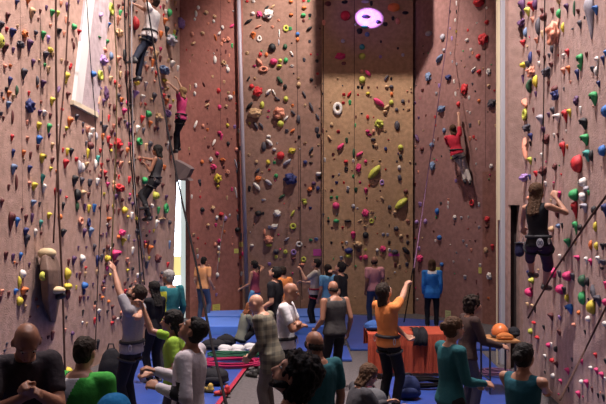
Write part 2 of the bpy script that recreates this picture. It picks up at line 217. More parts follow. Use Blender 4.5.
(408,134,6,"""52 24 30 50 u q;140 65 36 30 i r;155 40 14 18 e c;82 90 30 26 m r;145 192 40 50 i b;265 138 26 26 l b;370 28 22 26 s c;392 18 20 20 r c;408 90 14 14 w c;408 180 14 14 w c;498 192 26 24 w b;285 280 20 22 v c;42 300 26 22 m c;60 228 16 18 s c;240 395 18 16 s c;45 180 12 18 k c;245 45 14 16 w c;178 30 14 20 m c"""),
(408,201,6,"""172 62 32 40 b r;382 10 38 40 r o;425 22 18 26 w c;195 15 20 18 c c;240 10 14 20 w c;238 38 16 20 w c;278 98 28 28 w r;318 102 20 18 e c;360 96 14 14 w c;425 158 20 18 e c;478 108 34 34 r b;476 155 26 20 m e;52 122 34 30 v r;102 122 28 30 v r;185 220 36 30 b r;163 240 16 16 w c;508 278 32 38 r j;470 295 30 34 a b;402 240 14 14 m c;330 240 20 16 e c;350 268 16 18 e c;378 295 20 20 s c;290 310 12 12 e c;70 345 46 40 p b;200 380 30 24 b r;150 385 26 20 c c;272 365 14 14 w c;365 355 12 14 e c;430 385 20 20 w c;35 350 14 16 w c;65 285 20 24 v c;70 20 30 30 v c"""),
(408,268,6,"""490 48 36 40 w b;485 180 20 14 o c;410 85 10 30 m c;55 190 14 16 w c;340 55 26 26 e c"""),
(505,0,6,"""97 50 38 80 u j;155 42 40 50 r j;130 75 32 46 l j;178 22 26 60 u e;218 65 20 26 m c;228 102 36 40 m r;280 65 24 30 m c;318 12 26 22 a c;320 82 24 46 g e;366 50 26 46 u j;415 50 12 80 d e;435 70 22 26 m c;162 122 20 30 s c;98 138 34 40 u b;120 155 22 40 w c;195 160 26 90 c e;120 195 20 50 i e;345 165 18 50 y e;445 152 26 46 c j;500 105 56 210 e L;538 65 34 50 b j;288 200 60 110 s b;104 265 28 40 r j;185 245 24 26 s c;220 210 16 40 a c;280 290 20 50 c e;198 320 22 30 m c;235 350 18 26 m c;262 335 16 24 c c;150 345 20 60 n e;370 320 26 40 r j;346 340 20 26 w c;445 370 38 70 g j;486 330 20 30 m c;548 370 26 46 w j;585 365 22 50 n j;600 325 20 40 b j;105 390 30 30 y r;130 388 30 34 c c;200 385 18 26 w c;372 398 26 12 o c;272 392 26 26 m c"""),
(505,67,6,"""155 30 36 50 s b;105 75 16 46 u c;142 115 30 70 d e;180 85 26 60 y e;182 165 16 30 u c;248 30 40 50 c b;258 102 18 28 m c;295 135 36 40 m r;300 168 34 50 n b;352 135 12 22 c c;346 30 26 40 s j;376 18 26 40 o j;430 50 24 60 n j;445 5 26 36 g j;520 15 26 30 c c;545 25 22 50 w e;558 105 22 36 n j;525 195 48 70 g j;595 265 38 60 b r;115 215 44 50 s q;115 285 34 60 l o;168 262 14 30 m c;282 270 26 50 c j;258 290 20 26 u c;305 310 44 46 w j;205 320 38 50 e j;355 300 34 70 r j;382 280 26 46 y j;425 200 26 50 u b;450 260 16 40 w c;465 345 48 60 k j;130 365 36 40 c b;155 395 14 20 n c;225 380 26 30 u c"""),
(505,134,6,"""118 90 40 130 s q;150 20 26 40 n j;150 60 14 26 k c;145 165 28 40 l j;215 130 14 26 w c;178 155 14 20 c c;245 30 34 50 m b;292 10 14 24 w c;315 10 18 24 m c;342 95 32 76 r j;370 80 16 26 o c;472 40 50 60 g j;425 180 62 90 r r;485 135 44 60 t j;515 130 24 56 k r;578 100 42 56 b r;298 195 24 36 m b;225 220 38 50 m b;180 240 24 30 r c;110 260 40 40 v b;145 262 18 30 n c;462 290 44 50 w r;462 375 44 50 w r;408 365 50 60 g r;485 330 30 30 e r;310 365 44 36 p j;290 325 12 40 m c;240 300 16 26 w c;330 380 20 20 m c;500 355 14 26 g c;145 385 30 30 s r"""),
(505,201,6,"""413 60 38 90 r j;415 5 20 12 y c;468 45 44 50 e j;530 55 30 44 k r;592 60 36 70 n j;310 55 22 80 m e;418 165 30 70 g j;447 160 28 36 k r;540 155 20 50 y e;540 185 14 20 u c;340 150 14 30 k c;315 150 24 24 i r;370 255 36 50 g j;420 255 12 24 a c;512 265 20 50 o e;545 270 22 40 y e;580 275 24 34 k c;600 270 14 26 k c;428 345 34 30 p j;350 350 14 26 m c;325 340 20 34 w c;484 360 22 40 w j;510 370 22 36 p j;555 355 28 40 w j;580 370 40 30 c c;275 170 30 34 a r"""),
(505,268,6,"""140 145 42 46 p r;155 75 30 30 l r;140 40 30 40 n c;280 30 44 50 p r;322 40 24 40 c c;368 50 48 50 p r;402 55 26 40 c c;325 128 44 50 p r;350 138 26 40 k c;370 180 22 40 y e;345 230 24 30 k c;380 250 46 50 b j;270 295 34 40 m j;458 75 40 60 d r;490 82 26 46 k r;458 180 40 70 g r;527 145 36 80 c q;550 200 44 60 c j;512 235 48 70 y e;595 205 24 36 p r;598 105 18 40 p c;440 268 20 24 o r;495 305 26 30 w r;595 335 26 30 w r;160 235 20 30 a c;175 250 18 36 k c;150 380 24 30 l r;230 358 16 24 k c;170 328 24 16 r e;325 300 20 26 v c;410 340 22 20 s r;478 385 14 26 k c;320 390 26 30 m c;498 188 14 16 k c;580 3 20 10 k c;130 225 20 30 a c"""),
(505,335,6,"""258 60 22 26 p r;275 60 16 26 w c;302 85 22 32 k r;235 130 20 24 w c;280 152 24 26 r r;302 180 30 34 m j;325 190 12 26 e c;370 220 28 36 p j;284 245 22 26 w r;238 225 12 20 k c;330 282 22 28 p j;455 165 24 34 p j;512 195 22 16 w e;545 220 26 36 p j;575 245 30 36 p j;456 280 22 24 w r;484 295 30 44 p j;520 330 16 30 m c;436 360 28 40 p j;540 125 22 30 r j;600 160 20 30 k c;400 150 12 24 c c;380 330 12 30 k c;558 365 12 26 k c;588 380 18 40 k c;190 15 26 18 r e;600 265 14 20 w c"""),
]
CN = dict(r='red', p='pink', o='orange', y='yellow', l='lime', g='green', t='teal', b='blue', n='navy', v='lilac', u='purple', k='black',
          c='charcoal', e='grey', w='white', s='salmon', a='tan', m='maroon', i='pale blue', d='dark green')
CC = dict(r=(.62,.03,.04), p=(.75,.05,.20), o=(.72,.19,.05), y=(.72,.58,.06), l=(.55,.58,.09), g=(.05,.40,.13), t=(.06,.34,.30), b=(.03,.16,.50),
          n=(.025,.035,.16), v=(.40,.24,.55), u=(.11,.045,.13), k=(.012,.012,.016), c=(.07,.065,.085), e=(.42,.41,.47), w=(.80,.76,.72),
          s=(.74,.30,.20), a=(.58,.38,.21), m=(.14,.035,.035), i=(.16,.24,.40), d=(.03,.10,.05))
SN = dict(j='jug', r='round', o='ring-shaped', b='lumpy', c='wedge', e='oblong', f='slanted', q='slanted', L='hanging')

def unit_hold(shape, var):
    "a hold of unit size: x along the wall, y out of it (0..1), z up, its flat back on y = 0"
    bm = bmesh.new(); rnd = random.Random(hash((shape, var)) if False else ord(shape)*31+var)
    o = V(rnd.uniform(0, 50), rnd.uniform(0, 50), rnd.uniform(0, 50))
    if shape == 'o':
        tube(bm, [V(.34*math.cos(a), .42, .36*math.sin(a)) for a in [2*PI*i/18 for i in range(18)]], .15, 8, closed=True)
        for v in bm.verts:
            v.co.y = max(0, (v.co.y-.25)*2.2); v.co *= 1+.06*noise.noise(v.co*3+o)
        return bm
    n, R = 14, 9; rings = []
    for k in range(R+1):
        z = -.5+k/R
        if shape in 'jL':                                  # jug: deep incut lip near the top, tail running down
            w = .10+.40*min(1, max(0, (z+.5)/.62)**.8) if z < .2 else .5*math.sqrt(max(.04, 1-((z-.12)/.40)**2))
            d = .12+.88*max(0, (z+.5)/.8)**1.3 if z < .3 else .95-.55*((z-.3)/.2)**2
        elif shape == 'c':
            w = .30+.2*math.sin(PI*(z+.5)*.8); d = .25+.7*(z+.5)
            if k in (0, R): w *= .75; d *= .6
        else:
            q = math.sqrt(max(.03, 1-(2*z)**2)); w = .5*q; d = q
        rings.append([V(w*math.cos(PI*i/(n-1)), d*max(0, math.sin(PI*i/(n-1)))**.8, z) for i in range(n)])
    loft(bm, rings)
    amp = {'b': .34, 'c': .10, 'j': .12, 'L': .05, 'r': .07, 'e': .10, 'f': .14, 'q': .14}[shape]
    fr = {'b': 3.4}.get(shape, 2.2)
    if shape == 'b': bmesh.ops.subdivide_edges(bm, edges=bm.edges, cuts=1, use_grid_fill=True)
    for v in bm.verts:
        k = 1+amp*noise.noise(v.co*fr+o)*(1.6 if shape == 'b' else 1)
        v.co.x *= k; v.co.z *= k; v.co.y = max(0, v.co.y*(k if shape != 'b' else k+.12*noise.noise(v.co*7+o)))
    return bm
HM = {}
def hold_mat(c):
    return mat('hold_'+CN[c].replace(' ', '_'), CC[c], .55, .45, bump=.25, bscale=90, var=.12, vscale=14)
def hold_mesh(shape, var, c):
    k = (shape, var, c)
    if k not in HM:
        bm = unit_hold(shape, var); bmesh.ops.recalc_face_normals(bm, faces=bm.faces)
        me = bpy.data.meshes.new('climbing_hold'); bm.to_mesh(me); bm.free()
        for p in me.polygons: p.use_smooth = True
        me.materials.append(hold_mat(c)); HM[k] = me
    return HM[k]

def which_wall(x, y):
    if x < (183-9*min(1, y/180)): return 'L'
    if x < 242+5*(y/300): return 'BL'
    if x < 322: return 'BA'
    if x < 413.3: return 'BC'
    if x < 497: return 'BR'
    return 'R'
FACET = ((88, -40), (71.5, 103), (95, 116), (114, -40))
def in_facet(x, y):
    return 68.5+16.5*(103-y)/143 < x < 95+19*(116-y)/156 and y < 107+13*(x-71.5)/23.5
# things standing in front of the walls: a hold behind one of these is not in view
BLOCK = [(0,315,52,404),(56,335,112,404),(112,290,205,404),(105,262,120,300),(155,268,190,320),(160,160,190,300),(190,250,214,330),(40,243,66,305),
         (255,258,290,330),(284,276,310,330),(298,262,354,330),(364,258,387,320),(372,280,398,330),(420,262,447,330),(462,293,484,360),
         (138,0,164,45),(126,42,150,82),(172,88,189,150),(147,147,166,215),(448,118,462,160),(461,155,470,182),(524,190,550,280),(520,285,545,302),
         (470,325,524,404),(504,340,548,404),(545,385,562,404)]
RAW = []
for ox, oy, sc, txt in TILES:
    for e in txt.split(';'):
        x, y, w, h, c, s = e.split()
        x, y, w, h = ox+float(x)/sc, oy+float(y)/sc, float(w)/sc, float(h)/sc
        wk = which_wall(x, y)
        if wk in 'LR':
            if s in 'jc': y -= h*.05; h *= .95
            w *= 1.4; h *= 1.2
        RAW.append(dict(x=x, y=y, w=w, h=h, c=c, s=s, wall=wk, hid=any(a <= x <= p and b <= y <= q for a, b, p, q in BLOCK)))
# the same hold read twice where tiles overlap
keep = []
for r in RAW:
    if any(abs(r['x']-q['x']) < 2.2 and abs(r['y']-q['y']) < 2.5 for q in keep): continue
    keep.append(r)
RAW = keep
for r in RAW:
    W = WL[r['wall']]; px, py = r['x'], r['y']
    p = W.hit(px, py); fd = F/p.y
    asp = abs(W.t.x*p.y-p.x*W.t.y)/p.y; bsp = abs(W.n.x*p.y-p.x*W.n.y)/p.y
    w, h = r['w']/fd, r['h']/fd; ang = 0
    if r['s'] in 'fq':
        L = math.hypot(w, h)*.92; ang = math.atan2(h, w)*(1 if r['s'] == 'f' else -1)
        wi, hi = L*max(asp, .5)/max(asp, .3), min(w, h)*.62; D = hi*.8
        if r['wall'] in 'LR': wi = L
    else:
        k = {'o': .32, 'j': .62, 'b': .5, 'L': .5}.get(r['s'], .55)
        wi = w/(asp+k*bsp); D = k*wi
        if D > h*.9: D = h*.9; wi = (w-D*bsp)/max(asp, .25)
        hi = h
    r.update(W=max(wi, .03), D=max(D, .025), H=max(hi, .03), ang=ang, p=W.hit(px, py, D*.45), fd=fd)
    # basis: right along the wall as seen, out, up
    t = W.t if W.t.x*p.y-p.x*W.t.y > 0 else -W.t
    base = p + 0*W.n
    lift = .003+(.031 if r['wall'] == 'BR' and px > 482.5 and py > 173 else .045 if r['wall'] == 'L' and in_facet(px, py) else 0)
    q = r['p'] - W.n*((r['p']-W.A).dot(W.n)) + W.n*lift
    up = V(0, 0, 1)
    M = Matrix(((t.x, W.n.x, up.x, q.x), (t.y, W.n.y, up.y, q.y), (t.z, W.n.z, up.z, q.z), (0, 0, 0, 1)))
    if M.to_3x3().determinant() < 0:
        M = Matrix(((-t.x, W.n.x, up.x, q.x), (-t.y, W.n.y, up.y, q.y), (0, 0, 1, q.z), (0, 0, 0, 1))); r['ang'] = -r['ang']
    # rotating about the wall normal: x towards z
    ca, sa = math.cos(r['ang']), math.sin(r['ang'])
    r['M'] = M @ Matrix(((ca, 0, -sa, 0), (0, 1, 0, 0), (sa, 0, ca, 0), (0, 0, 0, 1))) @ Matrix.Diagonal((r['W'], r['D'], r['H'], 1))
    r['area'] = r['w']*r['h']*(0 if r['hid'] else 1)
RAW.sort(key=lambda r: -r['area'])
MAIN, REST = RAW[:300], [r for r in RAW[300:] if not (r['wall'] == 'L' and 37 < r['x'] < 66 and 244 < r['y'] < 330)]
# ---- labels that single out one hold
WN = dict(L='left wall', BL='reddish back panel', BA='back panel right of the pipe', BC='tan back panel', BR='right back panel', R='right wall')
WS = dict(L='left wall', BL='reddish panel', BA='panel by the pipe', BC='tan panel', BR='right back panel', R='right wall')
ORD = 'first second third fourth fifth sixth seventh eighth ninth tenth eleventh twelfth thirteenth fourteenth fifteenth sixteenth seventeenth eighteenth nineteenth twentieth'.split()
REST = [r for r in REST if not any(abs(r['x']-q['x']) < q['w']*.5+.6 and abs(r['y']-q['y']) < q['h']*.5+.6 for q in MAIN)]
areas = [r['area'] for r in MAIN]
for i, r in enumerate(MAIN):
    sh = SN[r['s']]
    if r['s'] == 'e': sh = 'upright oblong' if r['h'] > r['w']*1.15 else 'flat oblong'
    r['desc'] = f"{CN[r['c']]} {sh} hold"
    r['size'] = 'big ' if i < 40 else 'small ' if i > 210 else ''
    r['band'] = 'near the top of' if r['y'] < 70 else 'high on' if r['y'] < 140 else 'halfway up' if r['y'] < 210 else 'low on'
def rels(r):
    out = []
    for q in MAIN:
        if q is r: continue
        dx, dy = r['x']-q['x'], r['y']-q['y']
        if math.hypot(dx, dy) > 42 or q['wall'] != r['wall']: continue
        if abs(dy) > abs(dx)*1.4: d = 'below' if dy > 0 else 'above'
        elif abs(dx) > abs(dy)*1.4: d = 'right of' if dx > 0 else 'left of'
        else: d = ('below and ' if dy > 0 else 'above and ') + ('right of' if dx > 0 else 'left of')
        out.append((math.hypot(dx, dy), f"just {d} a {q['desc']}".replace('a orange', 'an orange')))
    return sorted(out)
REL = {id(r): rels(r) for r in MAIN}
short = lambda s: len(s.split()) <= 16
for r in MAIN:
    same = [q for q in MAIN if q['desc'] == r['desc'] and q['wall'] == r['wall'] and q is not r]
    lab = None
    if not same: lab = f"{r['size']}{r['desc']} {r['band']} the {WN[r['wall']]}"
    elif not [q for q in same if q['band'] == r['band']]: lab = f"{r['desc']} {r['band']} the {WN[r['wall']]}"
    elif not [q for q in same if q['size'] == r['size']] and r['size']: lab = f"{r['size']}{r['desc']} on the {WN[r['wall']]}"
    if not lab or not short(lab):
        lab = None
        near = [q for q in same if q['band'] == r['band']]
        for _, t in REL[id(r)][:6]:
            s = f"{r['desc']} {r['band']} the {WS[r['wall']]}, {t}"
            if any(t == u for q in near for _, u in REL[id(q)]): continue
            if short(s): lab = s; break
            s = f"{r['desc']} on the {WS[r['wall']]}, {t}"
            if any(t == u for q in same for _, u in REL[id(q)]): continue
            if short(s): lab = s; break
    if not lab:
        k = sorted([r]+same, key=lambda q: q['y']).index(r)
        lab = f"{r['desc']} on the {WS[r['wall']]}, {ORD[k]} of its kind from the top"
    r['label'] = lab[0].lower()+lab[1:]
GRP = dict(L='climbing holds on the left wall', BL='climbing holds on the reddish back panel', BA='climbing holds on the panel by the pipe',
           BC='climbing holds on the tan back panel', BR='climbing holds on the right back panel', R='climbing holds on the right wall')
bolt_bm = bmesh.new(); cap(bolt_bm, (0, 0, 0), (0, 1, 0), .5, .5, 8)
bmesh.ops.recalc_face_normals(bolt_bm, faces=bolt_bm.faces)
BOLT = bpy.data.meshes.new('bolt'); bolt_bm.to_mesh(BOLT); bolt_bm.free(); BOLT.materials.append(mat('bolt_steel', (.03, .03, .035), .4, .5, metal=.6))
for i, r in enumerate(MAIN):
    o = bpy.data.objects.new('climbing_hold', hold_mesh(r['s'], i % 3, r['c'])); COL.objects.link(o)
    o.matrix_world = r['M']; tag(o, r['label'], 'climbing hold', GRP[r['wall']])
    if i < 70 and r['s'] in 'rbojfqL':                    # the bolt shows in the larger ones
        b = bpy.data.objects.new('bolt', BOLT); COL.objects.link(b); b.parent = o
        s = .022
        y0 = .12 if r['s'] == 'o' else (.93 if r['s'] != 'j' else .8)
        b.matrix_parent_inverse = Matrix.Identity(4)
        b.matrix_basis = Matrix.Translation((0, y0-.12 if r['s'] == 'o' else y0-.1, .12 if r['s'] == 'j' else 0)) @ Matrix.Diagonal((s*2/r['W'], .10, s*2/r['H'], 1))
# the many small footholds nobody could count, and the extras that fill the busy far half of the left wall
def merged(name, items, label, cat):
    bm = bmesh.new(); mats = []; idx = {}
    for i, r in enumerate(items):
        me = hold_mesh(r['s'], i % 3, r['c']); m = me.materials[0]
        if m.name not in idx: idx[m.name] = len(mats); mats.append(m)
        n0 = len(bm.verts); f0 = len(bm.faces); bm.from_mesh(me)
        bm.verts.ensure_lookup_table(); bm.faces.ensure_lookup_table()
        for v in bm.verts[n0:]: v.co = r['M'] @ v.co
        for f in bm.faces[f0:]: f.material_index = idx[m.name]; f.smooth = True
    me = bpy.data.meshes.new(name); bm.to_mesh(me); bm.free()
    for m in mats: me.materials.append(m)
    o = bpy.data.objects.new(name, me); COL.objects.link(o)
    return tag(o, label, cat, kind='stuff')
def extra(wk, x0, x1, y0, y1, n, seed, size=(1.8, 3.4)):
    rnd = random.Random(seed); W = WL[wk]; out = []
    for _ in range(n):
        px, py = rnd.uniform(x0, x1), rnd.uniform(y0, y1)
        if which_wall(px, py) != wk or (wk == 'L' and px > 176-.03*py): continue
        if 38 < px < 66 and 244 < py < 330 and wk == 'L' or wk == 'L' and 66 < px < 118 and py < 122: continue
        if any(abs(px-q['x']) < q['w']*.5+.8 and abs(py-q['y']) < q['h']*.5+1.2 for q in RAW+out): continue
        p = W.hit(px, py); s = rnd.uniform(*size)/(F/p.y)
        q = W.hit(px, py) + W.n*(.003+(.031 if wk == 'BR' and px > 482.5 and py > 173 else .045 if wk == 'L' and in_facet(px, py) else 0))
        M = Matrix(((W.n.y, W.n.x, 0, q.x), (-W.n.x, W.n.y, 0, q.y), (0, 0, 1, q.z), (0, 0, 0, 1)))
        if wk == 'L': W_, D_, H_ = s*1.5, s*.7, s*1.2
        else: W_, D_, H_ = s, s*.6, s*rnd.uniform(.6, 1.2)
        out.append(dict(x=px, y=py, w=3, h=3, c=rnd.choice('mumocsarwkpmy' if wk == 'L' else 'mksarwcpag'), s=rnd.choice('ccrj'), M=M @ Matrix.Diagonal((W_, D_, H_, 1))))
    return out
REST = REST + extra('L', 98, 182, 0, 330, 420, 3, (2.2, 4.4)) + extra('L', 0, 98, 0, 390, 60, 4, (2.2, 4)) + extra('BL', 190, 240, 0, 305, 26, 5, (1.2, 2.2)) \
    + extra('BA', 248, 320, 0, 300, 40, 6, (1.2, 2.2)) + extra('BC', 323, 412, 78, 305, 60, 8, (1.2, 2.2)) + extra('BR', 415, 494, 40, 300, 60, 9, (1.2, 2.2)) \
    + extra('R', 526, 604, 0, 400, 36, 10, (2, 3.4))
merged('small_climbing_holds', REST, 'many small coloured footholds and chips scattered over all the climbing walls', 'climbing holds')
# ------------------------------------------------------------------ the setting
ML = wall_mat('wall_pink_paint', (.48, .315, .26))
MBL = wall_mat('wall_red_brown_paint', (.335, .137, .112))
MBA = wall_mat('wall_brown_paint', (.345, .205, .158))
MBC = wall_mat('wall_tan_paint', (.46, .29, .17))
MBR = wall_mat('wall_mauve_paint', (.31, .165, .15))
MBR2 = wall_mat('wall_dark_red_paint', (.27, .125, .10))
MR = wall_mat('wall_rose_paint', (.47, .325, .29))
SEAM = mat('panel_seam', (.05, .025, .025), .8)
WHITE = mat('white_trim_paint', (.72, .70, .70), .6, bump=.15, bscale=30)
def slab(bm, A, B, z0, z1, th, mi=0):
    "wall slab whose room face runs A->B"
    A, B = V(*A, 0), V(*B, 0); t = (B-A).normalized(); n = V(t.y, -t.x, 0)
    if n.dot(-A) < 0: n = -n
    vs = [bm.verts.new(p + V(0, 0, z)) for z in (z0, z1) for p in (A, B, B-n*th, A-n*th)]
    for q in ((0,1,2,3), (4,5,6,7), (0,1,5,4), (1,2,6,5), (2,3,7,6), (3,0,4,7)):
        bm.faces.new([vs[i] for i in q]).material_index = mi
def seam(bm, wk, x0, y0, x1, y1, w=.012, mi=1):
    W = WL[wk]; a, b = W.hit(x0, y0), W.hit(x1, y1); t = W.t*w/2; n = W.n*.002
    vs = [bm.verts.new(p) for p in (a-t+n, a+t+n, b+t+n, b-t+n)]
    bm.faces.new(vs).material_index = mi
def struct(name, bm, mats, **k):
    o = obj(name, bm, mats, **k); o['kind'] = 'structure'; return o
# left wall: far edge leans as in the photo (it overhangs a little)
bm = bmesh.new()
W = WL['L']
far_b, far_t = W.hit(172.5, 300), W.hit(184, 0)
k = (TOP-far_b.z)/(far_t.z-far_b.z); far_T = far_b.lerp(far_t, k); far_B = far_b.lerp(far_t, -far_b.z/(far_t.z-far_b.z))
far_T = V(LX(far_T.y), far_T.y, TOP); far_B = V(LX(far_B.y), far_B.y, 0)
near = V(LX(1), 1, 0)
f_ = [near, far_B, far_T, near+V(0, 0, TOP)]
fr = [bm.verts.new(p) for p in f_]; bk = [bm.verts.new(p-W.n*.25) for p in f_]
bm.faces.new(fr); bm.faces.new(bk[::-1])
for i in range(4): bm.faces.new((fr[i], fr[(i+1) % 4], bk[(i+1) % 4], bk[i]))
seam(bm, 'L', 130, 0, 127, 300, .01); seam(bm, 'L', 20, 0, 24, 330, .008)
struct('wall_left', bm, [ML, SEAM])
# pale facet standing proud of the left wall, with white painted edges
bm = bmesh.new()
pts = [W.hit(x, y) for x, y in FACET]
a = [bm.verts.new(p-W.n*.01) for p in pts]; b = [bm.verts.new(p+W.n*d) for p, d in zip(pts, (.042, .042, .042, .042))]
bm.faces.new(b)
for i in range(4): bm.faces.new((a[i], a[(i+1) % 4], b[(i+1) % 4], b[i]))
struct('wall_facet', bm, [wall_mat('facet_pale_paint', (.53, .43, .46))])
for nm, quad in (('trim_6', ((88.5, -40), (71, 104), (78.5, 104.6), (96, -40))), ('trim_7', ((70.2, 100), (70.2, 104.5), (95.2, 117.5), (95.2, 112.5)))):
    bm = bmesh.new(); pts = [W.hit(x, y) for x, y in quad]
    a = [bm.verts.new(p-W.n*.005) for p in pts]; b = [bm.verts.new(p+W.n*.062) for p in pts]
    bm.faces.new(b)
    for i in range(4): bm.faces.new((a[i], a[(i+1) % 4], b[(i+1) % 4], b[i]))
    struct(nm, bm, WHITE if nm == 'trim_6' else mat('cream_trim_paint', (.74, .64, .48), .6))
# back walls
bm = bmesh.new(); slab(bm, (-3.07, 18.2), (-1.755, 19.6), 0, TOP, .2)
seam(bm, 'BL', 220.6, -10, 220.6, 140); struct('wall_back_left', bm, [MBL, SEAM])
bm = bmesh.new(); q0, q1 = WL['BA'].A-WL['BA'].t*.08, WL['BA'].B; slab(bm, q0.xy, q1.xy, 0, TOP, .2)
seam(bm, 'BA', 296, -10, 300.5, 320, .016); struct('wall_back_pipe_side', bm, [MBA, SEAM])
bm = bmesh.new(); slab(bm, (.547, 19.32), (3.17, 19.32), 0, TOP, .2)
seam(bm, 'BC', 354.3, -10, 354.3, 270, .016); seam(bm, 'BC', 323.2, -10, 323.2, 320, .03)
struct('wall_back_centre', bm, [MBC, SEAM])
bm = bmesh.new(); q0, q1 = WL['BR'].A-WL['BR'].t*.07, WL['BR'].B; slab(bm, q0.xy, q1.xy, 0, TOP, .2)
seam(bm, 'BR', 485.5, -10, 485.5, 168)
struct('wall_back_right', bm, [MBR, SEAM])
# lower red-brown strip at the foot of the right back wall
bm = bmesh.new(); Wb = WL['BR']
a, b = Wb.hit(482.5, 172, .03), Wb.hit(499, 172, .03)
slab(bm, (a.x, a.y), (b.x, b.y), 0, a.z, .028); struct('trim_1', bm, [MBR2])
# pipe in the left back corner
bm = bmesh.new(); p0, p1 = at(247.3, 312, 19.35), at(238.6, 0, 19.25)
d = (p1-p0)/(p1.z-p0.z); lo = p0-d*p0.z
tube(bm, [lo, lo+d*5, lo+d*TOP], .058, 12)
struct('trim_2', bm, mat('pipe_grey_paint', (.36, .33, .40), .45, .4, bump=.05), smooth=True)
# right wall with its end face, the recess in it, and the steel column before the back corner
bm = bmesh.new(); slab(bm, (RX(11.6), 11.6), (RX(2.5), 2.5), 0, TOP, .25)
for x0, x1, x2, x3 in ((560, 0, 566, 330),): seam(bm, 'R', x0, x1, x2, x3, .006)
struct('wall_right', bm, [MR, SEAM])
bm = bmesh.new()
zc = at(515, 205, 11.62).z
box(bm, (3.56, 11.6, zc), (3.80, 11.8, TOP)); box(bm, (3.56, 11.62, 0), (3.60, 11.8, zc)); box(bm, (3.75, 11.6, 0), (3.80, 11.8, zc))
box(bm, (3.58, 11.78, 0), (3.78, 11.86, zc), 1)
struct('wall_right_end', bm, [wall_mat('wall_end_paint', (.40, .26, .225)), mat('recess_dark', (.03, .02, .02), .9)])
bm = bmesh.new()
c0, c1 = at(501, 202, 12.0), at(509.5, 202, 12.0)
box(bm, (c0.x, 12.0, 0), (c1.x, 12.15, TOP)); bevel(bm, .012)
struct('pillar', bm, mat('column_grey_paint', (.42, .41, .45), .5, bump=.1))
bm = bmesh.new(); c2 = at(496.6, 202, 12.05); box(bm, (c2.x, 12.05, 0), (c2.x+.018, 12.08, TOP)); box(bm, (c0.x-.055, 12.06, 2.6), (c0.x-.002, 12.12, TOP))
struct('trim_3', bm, mat('cream_edge_paint', (.62, .52, .36), .5))
# floor
bm = bmesh.new(); box(bm, (-8, 1, -.12), (8, 23, 0))
struct('floor', bm, mat('floor_grey_carpet', (.10, .088, .092), .95, .1, bump=.5, bscale=120, var=.2, vscale=20))
# ceiling and the overhanging roof block at the head of the tan panel
bm = bmesh.new(); box(bm, (-8, 1, TOP+1.2), (8, 23, TOP+1.35)); struct('ceiling', bm, mat('ceiling_dark', (.12, .10, .10), .9))
# daylight slot between left wall and back panel: window with bright sky outside, pale door jamb
bm = bmesh.new()
w0, w1 = at(164, 170, 18.9), at(181.5, 300, 18.9)
box(bm, (w0.x, 18.9, 0), (w1.x, 18.93, at(170, 172, 18.9).z))
o = struct('window_1', bm, mat('daylight_pane', (.8, .85, .9), .3, emit=((.80, .90, 1.0), 9.0)))
bm = bmesh.new()
y0 = at(0, 256, 18.88).z; box(bm, (w0.x, 18.86, at(0, 276, 18.86).z), (w1.x, 18.89, y0)); struct('trim_4', bm, mat('yellow_window_film', (.75, .62, .25), .5, emit=((.9, .75, .3), .9)))
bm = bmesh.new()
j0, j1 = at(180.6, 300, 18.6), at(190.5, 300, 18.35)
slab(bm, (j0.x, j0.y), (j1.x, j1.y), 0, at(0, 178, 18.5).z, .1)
struct('trim_5', bm, mat('jamb_daylight_glow', (.50, .56, .54), .6, bump=.1, emit=((.82, .92, .88), .6)))  # solid jamb; its emission stands in for daylight falling on it
bm = bmesh.new()                                                   # wall above the slot
slab(bm, (-3.44, 17.806), (-3.07, 18.2), at(0, 176, 18.0).z, TOP, .2); struct('wall_back_corner', bm, [MBL])
# dark wedge-shaped volume over the slot
bm = bmesh.new()
q = [at(175.5, 160, 17.45), at(187, 166, 17.45), at(191, 169, 17.4), at(186.5, 178, 17.4), at(190, 181, 17.4), at(175.5, 180, 17.45)]
a = [bm.verts.new(p) for p in q]; b = [bm.verts.new(p+V(.03, .42, .05)) for p in q]
bm.faces.new(a); bm.faces.new(b[::-1])
for i in range(6): bm.faces.new((a[i], a[(i+1) % 6], b[(i+1) % 6], b[i]))
tag(obj('wedge_volume', bm, mat('volume_grey_ply', (.16, .12, .125), .7, bump=.2)), 'dark grey wedge-shaped wall volume above the bright daylight slot', 'wall volume')
# overhang (just above the frame) that shades the head of the tan panel
bm = bmesh.new()
zo = 9.25
pr = [(.74, 19.45), (.74, 17.75), (2.75, 17.75), (3.35, 19.25)]
a = [bm.verts.new((x, y, zo)) for x, y in pr]; b = [bm.verts.new((x, y, TOP)) for x, y in pr]
bm.faces.new(a[::-1]); bm.faces.new(b)
for i in range(len(pr)): bm.faces.new((a[i], a[(i+1) % len(pr)], b[(i+1) % len(pr)], b[i]))
struct('ceiling_overhang', bm, MBC)

